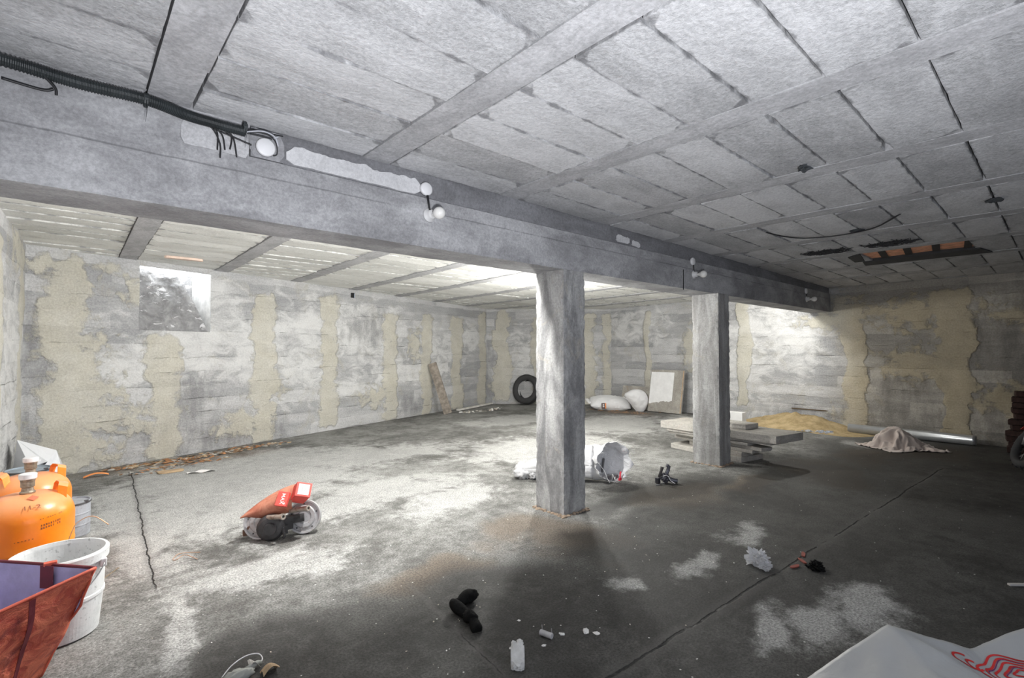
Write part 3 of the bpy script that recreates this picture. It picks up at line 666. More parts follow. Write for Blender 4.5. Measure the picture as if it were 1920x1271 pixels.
# beam lamps
M_bulb = simple('opal_glass', (.80, .79, .76), .15, var=.03)
M_holder = simple('holder_white', (.66, .66, .66), .4, var=.05)
def lamp(x, z, lab, dz=-.19, s=1):
    t = thing('beam_lamp', lab, 'lamp', (x, BY0, z), 'bulb lamps on the beam')
    MR = RY @ Matrix.Scale(s, 4)
    mb = MB(); mb.lathe([(0, .030), (.040, .030), (.048, .024), (.05, 0)], 32, TR((x, BY0 + .01, z)) @ MR); mb.build('junction_box', M_white_pl, parent=t, smooth=True)
    mb = MB(); 
    for k in (0, .009): mb.tube([(x + k + .002, BY0 - .012, z - .045), (x + .012 + k, BY0 - .010, z - .10), (x + .022 + k, BY0 - .012, z + dz + .035)], .0042, 6)
    mb.build('cable', M_blackwire, parent=t, smooth=True)
    c = V((x + .028, BY0, z + dz))
    mb = MB(); mb.lathe([(0, .05), (.030, .05), (.034, .045), (.036, .014), (.050, .012), (.052, 0)], 32, TR(c) @ MR); mb.build('lamp_holder', M_holder, parent=t, smooth=True)
    mb = MB(); pr = [(.014, .045), (.016, .062), (.022, .078), (.036, .098), (.043, .118), (.044, .128), (.040, .146), (.030, .160), (.015, .169), (0, .172)]
    mb.lathe(pr, 28, TR(c) @ Euler((PI / 2 + .05, 0, .05)).to_matrix().to_4x4() @ Matrix.Scale(s, 4)); mb.build('bulb', M_bulb, parent=t, smooth=True)
lamp(1.942, 2.741, 'white bulb lamp on the beam, between round cover and near pillar')
lamp(5.845, 2.672, 'white bulb lamp on the beam, just above the farther pillar', -.165)
lamp(9.905, 2.620, 'small white bulb lamp on the beam end by the right wall', -.145)

# drooping wire on ceiling
def zz(x, y, d=.02): return (x, y, zc(x, y) - d)
wires('hanging_wire', 'thin black wire sagging below the ceiling, left of the broken opening', 'wire', [[zz(5.62, 2.18, .0), zz(5.82, 2.08, .03), zz(6.02, 1.92, .05), zz(6.14, 1.66, .05), zz(6.15, 1.40, .04), zz(6.0, 1.22, .04), zz(5.82, 1.03, .0)]], .007, M_blackwire, (6.1, 1.6, 2.8))
def gapbit(x, y, lx, ly, lab, sd, rz=0):
    mb = MB(); mb.ball((0, 0, 0), (lx, ly, .018), amp=.8, seed=sd, nu=14, nv=8, M=TR((x, y, zc(x, y) - .008), rz)); tag(mb.build('dark_filler', simple('dark_filler', (.05, .055, .06), .95), loc=(x, y, zc(x, y))), lab, 'debris', 'dark bits wedged in ceiling joints')
gapbit(6.22, 1.47, .035, .07, 'dark lump wedged in the ceiling joint beside the sagging wire', 1)
gapbit(3.88, 1.23, .06, .035, 'small dark rag stuck in the ceiling joint above the beam', 4)
gapbit(5.85, .40, .06, .05, 'dark jagged tuft in the ceiling joint at upper right', 6)

# ------------------------------------------------------------------ text helper
def text_pts(s, size, bold=0):
    cu = D.curves.new('t', 'FONT'); cu.body = s; cu.size = size; cu.align_x = 'CENTER'; cu.align_y = 'CENTER'; cu.offset = bold; cu.resolution_u = 3
    o = D.objects.new('t', cu); COL.objects.link(o); dg = bpy.context.evaluated_depsgraph_get()
    me = D.meshes.new_from_object(o.evaluated_get(dg)); vs = [tuple(v.co) for v in me.vertices]; fs = [tuple(p.vertices) for p in me.polygons]
    D.objects.remove(o); D.meshes.remove(me); D.curves.remove(cu); return vs, fs

# ------------------------------------------------------------------ gas cylinders
g = G('orange_paint'); v = g.obj(); c = g.mix(g.ss(g.noise(v, 3, 5, .6), .3, .7), (.90, .20, .006), (.98, .29, .010))
nz = g.n('SeparateXYZ', {0: g.n('NewGeometry').outputs['Normal']}).outputs[2]
c = g.mix(g.mul(g.ss(g.add(nz, g.mul(g.noise(v, 9, 4, .6), .3)), .3, 1.0), .45), c, (.80, .50, .33))     # dust lies on what faces up
c = g.mix(g.ss(g.noise(g.map(v, (1, 1, 3)), 15, 6, .75, .6), .66, .72), c, (.22, .08, .02))
M_orange = g.out(c, .32, g.bump(g.noise(v, 25, 4, .6), .08, .01))
M_brass = grime('dull_brass', (.36, .31, .24), (.16, .14, .11), .4, .7, .45, .7, 20)
M_mark = simple('faded_print', (.22, .07, .03), .8)
M_redlogo = simple('red_print', (.70, .16, .08), .7)
def cylinder(cx, cy, H, r, rot, lab, marks):
    t = thing('gas_cylinder', lab, 'gas cylinder', (cx, cy, 0), 'orange gas cylinders')
    hs = H - .17; pf = [(r * .80, 0), (r * .86, .0), (r * .86, .035), (r * .93, .05), (r, .09)]
    k = hs * .60; pf += [(r, k - .012), (r * 1.012, k - .006), (r * 1.012, k + .006), (r, k + .012), (r, hs - .06)]
    for i in range(1, 13):
        a = i / 12 * PI / 2; pf.append((r * .26 + r * .74 * math.cos(a) ** .75 if i < 12 else r * .22, hs - .06 + .145 * math.sin(a) ** 1.1))
    pf.append((r * .2, hs + .085)); pf.append((0, hs + .086))
    mb = MB(); mb.lathe(pf, 64, TR((cx, cy, 0))); body = mb.build('body', M_orange, parent=t, smooth=True)
    mb = MB(); b = hs + .083; mb.lathe([(.036, b), (.038, b + .012), (.030, b + .02), (.027, b + .04), (.034, b + .045), (.034, b + .078), (.036, b + .082), (.036, b + .098), (0, b + .098)], 24, TR((cx, cy, 0))); mb.build('valve', M_brass, parent=t, smooth=False)
    mb = MB(); b += .092; mb.lathe([(.040, b), (.043, b + .004), (.043, b + .03), (.036, b + .034), (0, b + .034)], 28, TR((cx, cy, 0))); mb.build('valve_cap', M_white_pl, parent=t, smooth=False)
    for a0 in (rot, rot + PI):          # strap handle bent up out of the dome
        mb = MB(); rh = r * .74; pa = []
        for i in range(9):
            s_ = i / 8; aa = a0 + (s_ - .5) * 1.05; h = (0 if i in (0, 8) else (.070 if i in (1, 7) else .085)); pa.append((aa, h + hs + .035 - (0.01 if i in (0, 8) else 0), rh))
        vs = []
        for aa, h, q in pa:
            for rr, dz in ((q - .022, .012), (q + .024, -.004), (q + .022, -.010), (q - .024, .006)): vs.append((cx + rr * math.cos(aa), cy + rr * math.sin(aa), h + dz))
        fs = [(i * 4 + j, i * 4 + (j + 1) % 4, (i + 1) * 4 + (j + 1) % 4, (i + 1) * 4 + j) for i in range(8) for j in range(4)] + [(3, 2, 1, 0), (32, 33, 34, 35)]
        mb.add(vs, fs); mb.build('handle', M_orange, parent=t, bevel=.003)
    def wrap(strs, size, az, z, mat, nm, bold=0):
        mb = MB()
        for q, s_ in enumerate(strs):
            vs, fs = text_pts(s_, size, bold); mb.add([(cx + (r + .0015) * math.cos(az + x / r), cy + (r + .0015) * math.sin(az + x / r), z - q * size * 1.15 + y) for x, y, _ in vs], fs)
        mb.build(nm, mat, parent=body)
    if marks:
        az = math.atan2(-cy, -cx)
        # hand-stamped 11-2 on the shoulder
        vs, fs = text_pts('11-2', .045); mb = MB()
        for k in (0,): 
            tr = V((math.cos(az + .1), math.sin(az + .1), 0)); sd = V((-tr.y, tr.x, 0)); ctr = V((cx, cy, 0)) + tr * (r * .87)
            mb.add([tuple(ctr + sd * x + tr * (-y * .75) + V((0, 0, hs + .037 + y * .62))) for x, y, _ in vs], fs)
        mb.build('stamped_date', M_mark, parent=body)
        mb = MB()      # worn unreadable print rows
        random.seed(4)
        for (a1, z1, n_, wd, hh) in ((.52, .545, 10, .008, .004), (.52, .505, 9, .0075, .011), (.52, .488, 9, .0075, .011), (-.25, .16, 14, .010, .007), (-.02, .43, 6, .009, .004), (.35, .19, 9, .010, .006)):
            for k in range(n_):
                if random.random() < .15: continue
                a = az + a1 + (k - n_ / 2) * .052 * (1 if wd < .009 else 1.3); p = V((cx + (r + .0012) * math.cos(a), cy + (r + .0012) * math.sin(a), z1 + (k - n_ / 2) * .0012)); sd = V((-math.sin(a), math.cos(a), 0))
                w_ = wd * random.uniform(.5, 1) / 2; h_ = hh / 2
                mb.add([tuple(p - sd * w_ - V((0, 0, h_))), tuple(p + sd * w_ - V((0, 0, h_))), tuple(p + sd * w_ + V((0, 0, h_))), tuple(p - sd * w_ + V((0, 0, h_)))], [(0, 1, 2, 3)])
        mb.build('worn_print', M_mark, parent=body)
        mb = MB(); ctr = V((cx, cy, 0)) + V((math.cos(az + .18), math.sin(az + .18), 0)) * (r * .60)
        tr = V((math.cos(az + .18), math.sin(az + .18), 0)); sd = V((-tr.y, tr.x, 0))
        mb.add([tuple(ctr + sd * a_ + tr * b_ + V((0, 0, hs + .081 - b_ * .55))) for a_, b_ in ((-.028, 0), (0, .022), (.028, 0), (0, -.022))], [(0, 1, 2, 3)]); mb.build('diamond_mark', M_redlogo, parent=body)
    return t
CAZ = math.atan2(4.32, -.19)
cylinder(-.190, 4.32, .745, .225, CAZ + PI / 2 + .15, 'dusty orange gas cylinder in front, white bucket at its foot', True)
cylinder(-.205, 4.96, .745, .225, CAZ + PI / 2 + .35, 'dusty orange gas cylinder standing behind the front one', False)

# grey drums
M_drum = grime('grey_drum_paint', (.42, .44, .48), (.26, .26, .27), .45, .75, .6, .2, 7)
def drum(x, y, r, h, lab, mat, grp=None):
    t = thing('grey_drum', lab, 'drum', (x, y, 0))
    pf = [(r * .97, 0), (r, .01)]
    for k in (.33, .66): pf += [(r, h * k - .01), (r * 1.02, h * k), (r, h * k + .01)]
    pf += [(r, h - .015), (r * 1.025, h - .008), (r * 1.02, h), (r * .96, h), (r * .95, h - .012), (0, h - .010)]
    mb = MB(); mb.lathe(pf, 44, TR((x, y, 0))); mb.build('body', mat, parent=t, smooth=False)
    mb = MB(); mb.ring([(r * 1.02, -.008), (r * 1.05, -.006), (r * 1.05, .006), (r * 1.02, .008)], 44, TR((x, y, h - .012))); mb.box((x + r * .78, y - r * .62, h - .004), (.03, .03, .02)); mb.build('rim_band', simple('dark_band', (.12, .12, .125), .5, .6), parent=t)
drum(.00, 5.60, .145, .285, 'small pale grey metal drum right behind the orange gas cylinders', M_drum)
drum(-.27, 6.15, .15, .50, 'blue grey pail partly seen between the gas cylinder valves', simple('blue_grey', (.30, .35, .40), .5))

# white plastic sheeting heap in the corner
def crumple(cx, cy, lx, ly, h, sd, n=40, sharp=1.0):
    def fn(u, v):
        x = (u - .5) * 2; y = (v - .5) * 2; r = max(0, 1 - (abs(x) ** 2.2 + abs(y) ** 2.2) * .95)
        q = abs(noise.noise(V((x * 2.1 + sd, y * 2.1, sd)))) ; q2 = abs(noise.noise(V((x * 5 + sd, y * 5, sd + 3))))
        return (cx + x * lx * (1 + .12 * noise.noise(V((y * 3, sd, 0)))), cy + y * ly * (1 + .12 * noise.noise(V((x * 3, sd, 7)))), .006 + h * r ** .6 * (1 - sharp * .85 * q - .35 * q2))
    mb = MB(); mb.grid(fn, n, n); return mb
g = G('white_plastic_film'); v = g.obj()
M_film = g.out((.72, .73, .75), .35, g.bump(g.noise(v, 9, 3, .5, .5), .5, .02), **{'Subsurface Weight': 0.0})
def shards():
    mb = MB(); pts = [(-.43, 6.9, .10), (-.39, 6.95, .66), (-.28, 6.7, .42), (-.10, 6.95, .52), (-.22, 6.85, .34), (-.02, 6.8, .20), (.02, 7.1, .0), (-.3, 6.55, .0), (-.43, 6.6, .30), (-.34, 7.2, .55), (-.05, 7.3, .3), (-.30, 6.80, .40), (-.16, 6.78, .44), (-.12, 6.62, .10)]
    mb.add(pts, [(0, 1, 2), (0, 2, 8), (1, 3, 2), (2, 3, 4), (4, 3, 5), (2, 4, 7), (4, 5, 13), (4, 13, 7), (5, 6, 13), (6, 7, 13), (1, 12, 11), (3, 12, 1), (4, 12, 3), (2, 11, 4), (8, 2, 7), (1, 9, 3), (9, 10, 3), (3, 10, 5), (10, 6, 5)])
    o = mb.build('plastic_sheet', M_film, loc=(-.25, 6.9, 0), solid=.004)
    tag(o, 'crumpled white plastic sheet heaped in the left corner behind the gas cylinders', 'plastic sheet')
shards()

# ------------------------------------------------------------------ white bucket
M_bucket = grime('scuffed_white_plastic', (.74, .75, .75), (.42, .43, .43), .50, .80, .5, 0, 5, .15)
bk = thing('plastic_bucket', 'big scuffed white plastic bucket with wire handle beside red bag', 'bucket', (-.03, 3.68, 0))
h = .45; r0, r1 = .170, .200
pf = [(r0 - .02, 0), (r0, .012), (r0 + .018, .20), (r0 + .019, .205), (r0 + .024, .207), (r0 + .024, .222), (r0 + .020, .226), (r1 - .004, h - .055), (r1 + .010, h - .053), (r1 + .012, h - .008), (r1 + .006, h), (r1 - .006, h), (r1 - .010, h - .02), (r0 - .004, .02), (0, .016)]
mb = MB(); mb.lathe(pf, 72, TR((-.03, 3.68, 0))); mb.build('body', M_bucket, parent=bk, smooth=False, bevel=0)
for p in D.objects['body'].data.polygons: pass
mb = MB(); P = []
for i in range(25):
    a = PI * i / 24; al = .35
    P.append((-.03 + .215 * math.cos(a) * math.cos(al) , 3.68 + .215 * math.cos(a) * math.sin(al) - .215 * math.sin(a) * .0 - 0, 0))
# handle arc fallen outwards over the front of the bucket, wire goes below the rim
ax = V((math.cos(-.55), math.sin(-.55), 0)); fr = V((ax.y, -ax.x, 0)); P = []
for i in range(33):
    a = PI * i / 32; P.append(V((-.03, 3.68, h - .06)) + ax * (.222 * math.cos(a)) + fr * (.232 * math.sin(a)) + V((0, 0, -.185 * math.sin(a) ** .8)))
mb.tube(P, .0035, 6); mb.build('wire_handle', simple('galvanised_wire', (.45, .45, .45), .35, .8), parent=bk, smooth=True)
for s_ in (1, -1): MB().box(tuple(V((-.03, 3.68, h - .07)) + ax * .212 * s_), (.03, .03, .045)).build('handle_lug', M_bucket, parent=bk, bevel=.006)
wires('copper_wire', 'thin copper wire arching up from behind the white bucket', 'wire', [[(-.04, 4.02, .003), (-.03, 3.98, .25), (.02, 3.98, .47), (.06, 4.0, .52), (.12, 4.0, .53), (.19, 3.97, .47)]], .003, simple('copper', (.62, .36, .22), .4, .7), (.05, 4, .45))
wires('dry_stick', 'thin dry twig leaning out behind the white bucket rim', 'twig', [[(.10, 4.20, .004), (.17, 4.22, .05), (.26, 4.24, .10)]], .003, simple('twig', (.45, .36, .24), .9), (.1, 4.2, 0))

# ------------------------------------------------------------------ red woven bag
g = G('red_woven_plastic'); v = g.obj()
ck = g.n('TexNoise', {'Vector': g.map(v, (6, 6, 9)), 'Scale': 1.6, 'Detail': 6, 'Roughness': .65, 'Distortion': 1.2}).outputs[0]
c = g.mix(g.ss(ck, .35, .66), (.46, .06, .035), (.78, .20, .11)); c = g.mix(g.ss(g.noise(v, 5, 4, .6, 1), .56, .72), c, (.22, .03, .03))
wv = g.n('TexWave', {'Vector': v, 'Scale': 60, 'Distortion': 0}, bands_direction='Z').outputs[0]
M_red = g.out(c, .42, g.bump(g.add(g.mul(ck, 1.6), g.mul(wv, .08)), .6, .02))
M_lilac = simple('lilac_lining', (.48, .45, .66), .5, var=.18, sc=5, bump=.3, bsc=12)
M_hem = simple('maroon_hem', (.16, .02, .03), .6, var=.2)
M_hemred = simple('bright_red_hem', (.65, .12, .07), .5, var=.15)
bag = thing('woven_shopping_bag', 'open red woven plastic shopping bag with lilac lining, bottom left', 'bag', (-.25, 3.35, 0))
R_ = [V((.105, 3.17, .49)), V((-.37, 3.70, .50)), V((-.46, 3.30, .46)), V((-.47, 2.86, .42))]     # rim: right tip, back left, left, front left
B_ = [V((-.085, 3.27, .0)), V((-.33, 3.52, .0)), V((-.44, 3.30, .0)), V((-.36, 2.98, .0))]
def wallp(i, j, u, v):
    a = R_[i].lerp(R_[j], u); b = B_[i].lerp(B_[j], u); p = b.lerp(a, v)
    out = V(((b - a).y, 0, 0)); k = .022 * fN(u * 2.2 + i, v * 2.2, i * 3) * math.sin(PI * min(1, max(0, v))) ** .5 + .03 * math.sin(PI * u) * math.sin(PI * v)
    ctr = V((-.27, 3.3, p.z)); return p + (p - ctr).normalized() * k
for (i, j) in ((0, 1), (1, 2), (2, 3), (3, 0)):
    mb = MB(); mb.grid(lambda u, v: wallp(i, j, u, v), 26, 22)
    mb.build('side_panel', M_red, parent=bag, smooth=True, solid=.003)
    mb = MB(); mb.grid(lambda u, v: wallp(i, j, u, .12 + .88 * v) + (V((-.27, 3.3, .3)) - wallp(i, j, u, v)).normalized() * .006, 20, 16); mb.build('lining', M_lilac, parent=bag, smooth=True)
    mb = MB(); mb.tube([wallp(i, j, q / 20, 1.0) for q in range(21)], .0075, 6); mb.build('hem', M_hemred if (i, j) == (3, 0) else M_hem, parent=bag, smooth=True)
mb = MB(); mb.add([tuple(p + V((0, 0, .006))) for p in B_], [(0, 1, 2, 3)]); mb.build('base', M_red, parent=bag)
mb = MB(); mb.tube([wallp(0, 1, .0, q / 14) for q in range(15)], .006, 6); mb.build('corner_piping', M_hemred, parent=bag, smooth=True)
mb = MB()
def hs(u, v):
    p = wallp(3, 0, .60 + .035 * u + 0 * v, .02 + .96 * v); return p + V((.006, -.008, 0))
mb.grid(hs, 2, 14); mb.build('strap', M_hem, parent=bag, solid=.002)
mb = MB(); q = wallp(0, 1, .30, 1); q2 = wallp(0, 1, .40, 1)
mb.grid(lambda u, v: q.lerp(q2, u) + V((-.012, -.02, .004 - .11 * v)) + V((0, 0, 0)), 3, 5); mb.build('inner_strap', M_hem, parent=bag, solid=.003)
mb = MB(); mb.box(tuple((q + q2) / 2 + V((0, 0, .006))), (.05, .03, .016), None); mb.build('strap_fold', M_hemred, parent=bag, bevel=.003)

# ------------------------------------------------------------------ wheeled frame with cartons
def W(a, d, z): return V((1.325, 4.37, 0)) + RV * a + FV * d + V((0, 0, z))
M_steel = grime('pale_grey_steel', (.46, .46, .47), (.28, .25, .22), .55, .8, .45, .3, 9)
M_dark = simple('greasy_black', (.035, .034, .036), .5, var=.4, sc=15, bump=.4)
M_pipe = grime('rusty_tube', (.42, .38, .34), (.22, .16, .12), .45, .7, .5, .5, 18)
wf = thing('wheeled_machine_part', 'two grey steel discs on a black hub with red cover, on the floor', 'machine part', tuple(W(0, 0, 0)))
def disc(a, d, r, tilt, turn):
    c = W(a, d, r + .002); zax = (-FV + RV * turn + V((0, 0, tilt))).normalized(); M = frame(c, zax.cross(V((0, 0, 1))).normalized(), V((0, 0, 1))); 
    M = frame(c, V((0, 0, 1)).cross(zax), zax.cross(V((0, 0, 1)).cross(zax)))
    mb = MB(); mb.lathe([(.0, .004), (.05, .004), (.058, .012), (.085, .014), (.095, .006), (r - .018, .004), (r - .012, .020), (r, .022), (r, -.022), (r - .006, -.022), (r - .012, 0), (0, -.004)], 56, M); dsc = mb.build('disc', M_steel, parent=wf, smooth=False)
    mb = MB()
    for k in range(5):
        an = k * 2 * PI / 5 + .4; p = M @ V((math.cos(an) * .105, math.sin(an) * .105, .008)); MB().ball(tuple(p), (.007, .007, .007), nu=8, nv=5).build('bolt', M_dark, parent=dsc)
    mb.lathe([(.009, .0045), (.017, .0052), (.017, .006), (.0, .006)], 10, M @ TR((-.098, .045, 0))); mb.build('slot', M_dark, parent=dsc)
    return M
Ma = disc(-.150, -.03, .135, .22, .10); Mb_ = disc(.150, .10, .135, .22, .12)
mb = MB(); mb.tube([W(-.13, -.07, .13), W(-.06, -.03, .13), W(.16, .07, .14)], .034, 16); mb.build('axle', M_dark, parent=wf, smooth=True)
mb = MB(); mb.lathe([(0, .0), (.09, 0), (.105, .01), (.105, .05), (.085, .065), (.05, .07), (.045, .09), (0, .09)], 30, frame(W(-.055, -.055, .110), *[v for v in (RV, V((0, 0, 1)))]) @ Euler((0, .3, 0)).to_matrix().to_4x4()); mb.build('brake_drum', M_dark, parent=wf, smooth=False)
mb = MB(); mb.box(tuple(W(.02, .0, .115)), (.13, .08, .10), None); mb.box(tuple(W(.03, -.03, .075)), (.06, .05, .07)); mb.tube([W(.03, -.06, .13), W(.07, -.09, .04), W(.06, -.10, .03)], .012, 8); mb.build('gear_housing', M_dark, parent=wf, bevel=.012)
mb = MB(); mb.tube([W(.035, -.06, .125), W(.05, -.075, .105), W(.045, -.07, .07)], .007, 8); mb.build('spring_clip', M_steel, parent=wf, smooth=True)
for a, b in ((W(-.065, -.10, .195), W(.095, -.17, .225)), (W(.075, .0, .215), W(.245, -.05, .255))):
    dr = (b - a).normalized(); M = frame(a, dr.orthogonal(), dr.cross(dr.orthogonal())); M = frame(a, dr.orthogonal().normalized(), dr.cross(dr.orthogonal()).normalized()); Lp = (b - a).length
    mb = MB(); mb.ring([(.012, 0), (.019, 0), (.019, Lp - .02), (.024, Lp - .018), (.024, Lp), (.012, Lp)], 20, M); hd = mb.build('tube', M_pipe, parent=wf, smooth=False)
    mb = MB(); mb.lathe([(0, 0), (.0119, 0), (.0119, .001), (0, .001)], 12, M @ TR((0, 0, Lp - .012))); mb.build('bore', M_void, parent=hd)
g = G('faded_red_cover'); v = g.obj(); c = g.mix(g.ss(g.noise(v, 12, 6, .7, .6), .35, .65), (.36, .11, .065), (.52, .22, .14)); M_cov = g.out(c, .6)
def cover(u, v):
    a0 = -.255 + .36 * u; zt = .215 + .225 * math.sin(u * 1.35) ** .9 ; zb = .205 - .03 * math.sin(u * PI) + .005 * u
    z = zb + (zt - zb) * v; return W(a0 + .04 * (v - .5) * u, -.10 + .09 * u - .10 * math.sin(PI * v) * .6 + .03 * u, z + .0)
mb = MB(); mb.grid(cover, 24, 12); mb.build('cover', M_cov, parent=wf, smooth=True, solid=.008)
mb = MB(); 
for a, d in ((-.29, .0), (-.285, -.03), (-.27, -.06)): mb.box(tuple(W(a, d, .03 + random.random() * .05)), (.03, .025, .03))
mb.tube([W(-.27, .0, .02), W(-.25, -.05, .09), W(-.22, -.03, .13)], .012, 8); mb.build('bracket', simple('rust', (.16, .09, .06), .8), parent=wf)
M_redbox = simple('red_card', (.78, .10, .08), .55, var=.12, sc=12)
M_card = simple('white_label', (.86, .84, .82), .6, var=.05)
def carton(p, xax, yax, sx, sy, sz, lab, face, nm):
    M = frame(p, xax, yax); t = thing('red_carton', lab, 'carton', tuple(p), 'red cartons')
    mb = MB(); mb.box((0, 0, 0), (sx, sy, sz), M); mb.build('box', M_redbox, parent=t, bevel=.002)
    if face == 'text':
        vs, fs = text_pts('MAX', .040, .0006); mb = MB(); mb.add([(y + .004, -x, sz / 2 + .0016) for x, y, _ in vs], fs, 0, M); mb.build('lettering', M_card, parent=t)
        mb = MB(); mb.box((.026, -.036, sz / 2 + .0008), (.010, .014, .0016), M); mb.build('label', M_card, parent=t)
    else:
        mb = MB(); mb.box((0, 0, sz / 2 + .001), (sx * .72, sy * .76, .002), M); mb.build('label', M_card, parent=t)
        mb = MB(); mb.box((.010, .0, sz / 2 + .0025), (.010, .030, .001), M); mb.box((-.012, 0, sz / 2 + .0025), (.010, .032, .001), M); mb.build('label_print', simple('grey_print', (.5, .5, .5), .7), parent=t)
upx = (RV * .12 + V((0, 0, 1))).normalized()
carton(W(.045, -.075, .335), RV * .98 - V((0, 0, .10)) + FV * .0, V((0, 0, 1)) + FV * .55, .090, .115, .035, 'red carton lettered MAX lying on the red cover, left of the pair', 'text', 0)
zx = (RV * .55 + V((0, 0, .45)) - FV * .70).normalized(); xx = (RV * .8 - V((0, 0, .25)) + FV * .45)
carton(W(.165, -.02, .370), xx, zx.cross(xx), .118, .112, .22, 'long red carton with white end label, right of the pair', 'lab', 0)

# ------------------------------------------------------------------ back of the room
# leaning board
wd = simple('grey_old_wood', (.30, .26, .22), .85, var=.3, sc=10, bump=.4)
p0 = V((6.82, 9.98, .0)); p1 = V((6.63, 10.10, 0)); tp = V((6.62, 10.36, 1.25))
mb = MB(); ax_ = (tp - V((6.78, 10.03, 0))).normalized(); M = frame(V((6.78, 10.03, .01)), n1, ax_.cross(n1)); 
M = frame(V((6.83, 10.0, .02)), V((.80, .60, 0)), (tp - V((6.83, 10.0, .02))).normalized())
mb.box((0, .64, 0), (.06, 1.28, .20), M); tag(mb.build('wooden_board', wd, loc=(6.83, 10.0, 0), bevel=.004), 'old grey wooden board leaning against the back wall', 'board')
# strip on floor and crumbs
M_whitewd = simple('white_painted_wood', (.62, .61, .57), .8, var=.15, bump=.3)
a = V((7.35, 10.33, .02)); b = V((9.0, 10.98, .02)); M = frame((a + b) / 2, b - a, V((0, 1, 0)))
tag(MB().box((0, 0, .015), ((b - a).length, .09, .04), M).build('painted_batten', M_whitewd, loc=tuple(a), bevel=.004), 'long pale batten lying on the floor along the back wall foot', 'batten')
def bits(name, lab, cat, pts, spread, n, size, mats, sd, kind='stuff', flat=.35, curl=.3):
    random.seed(sd); mb = MB()
    for k in range(n):
        i = random.randrange(len(pts) - 1) if len(pts) > 1 else 0
        p = V(pts[i]).lerp(V(pts[i + 1]), random.random()) if len(pts) > 1 else V(pts[0])
        x = p.x + random.gauss(0, spread); y = p.y + random.gauss(0, spread * .6); s_ = random.uniform(*size); m = random.randrange(len(mats))
        M = TR((x, y, .004 + s_ * flat * random.random() * .5), random.random() * 6.3, random.uniform(-.35, .35) * curl, random.uniform(-.35, .35) * curl)
        q = [(math.cos(t) * s_ * random.uniform(.6, 1.2), math.sin(t) * s_ * random.uniform(.35, .9)) for t in [j * 2 * PI / 6 for j in range(6)]]
        hh = s_ * flat * random.uniform(.1, 1)
        vs = [(a_, b_, 0) for a_, b_ in q] + [(a_ * .7, b_ * .7, hh) for a_, b_ in q]
        mb.add(vs, [(5, 4, 3, 2, 1, 0), (6, 7, 8, 9, 10, 11)] + [(j, (j + 1) % 6, 6 + (j + 1) % 6, 6 + j) for j in range(6)], m, M)
    return tag(mb.build(name, mats, loc=pts[0][:2] + (0,)), lab, cat, kind=kind)
leafm = [simple('leaf_brown', (.30, .18, .10), .9, var=.3), simple('leaf_tan', (.50, .36, .22), .9, var=.2), simple('leaf_grey', (.46, .44, .40), .9, var=.2), simple('leaf_orange', (.46, .22, .10), .9, var=.3)]
bits('leaf_litter', 'brown dry leaves and paper scraps strewn along the back wall foot', 'leaf litter', [(.45, 8.28, 0), (1.15, 8.35, 0), (1.75, 8.55, 0), (2.6, 8.85, 0)], .13, 420, (.014, .055), leafm, 11, flat=.12, curl=.8)
bits('leaf_litter', 'looser brown scraps scattered on the floor in front of the niche', 'leaf litter', [(.65, 7.85, 0), (1.2, 8.05, 0), (1.5, 8.2, 0)], .14, 110, (.012, .05), leafm, 12, flat=.12, curl=.8)
crm = [simple('plaster_white', (.76, .75, .72), .9), simple('plaster_tan', (.56, .50, .42), .9)]
bits('plaster_crumbs', 'white plaster crumbs on the floor between board and tyre', 'plaster crumbs', [(7.15, 9.95, 0), (7.6, 10.0, 0), (8.1, 9.85, 0), (8.6, 10.2, 0)], .12, 46, (.015, .05), crm, 5, flat=.7)
bits('floor_grit', 'tiny pale chips scattered across the near floor', 'grit', [(.6, 3.4, 0), (1.6, 2.0, 0), (2.4, 2.8, 0), (3.4, 1.2, 0), (1.0, 5.5, 0), (3.0, 6.0, 0)], .6, 150, (.002, .007), crm, 6, flat=.6)
mb = MB(); mb.grid(lambda u, v: (1.10 + .30 * u, 7.36 - .04 * u + .07 * (v - .5), .01 + .03 * u * (1 - u) + .012 * math.sin(u * 9 + v * 3)), 14, 3)
tag(mb.build('white_paper_strip', M_card, loc=(1.1, 7.36, 0), solid=.002), 'curled white paper strip on the floor near the leaf litter', 'paper')
mb = MB(); mb.prism(jag(.97, 7.62, .14, .07, sd=9), .004, .02); tag(mb.build('cardboard_scrap', leafm[1], loc=(.97, 7.62, 0)), 'flat tan cardboard scrap, largest piece before the leaf litter', 'cardboard')
mb = MB(); mb.grid(lambda u, v: (.13 + .24 * u, 7.93 + .02 * u + .09 * (v - .5) * (1 - .5 * u), .012 + .03 * math.sin(u * PI) + .012 * math.sin(v * 4)), 12, 4)
tag(mb.build('orange_plastic_shard', simple('orange_plastic', (.90, .32, .10), .5), loc=(.2, 7.95, 0), solid=.003), 'small orange plastic shard lying on the floor behind the cylinders', 'plastic shard')

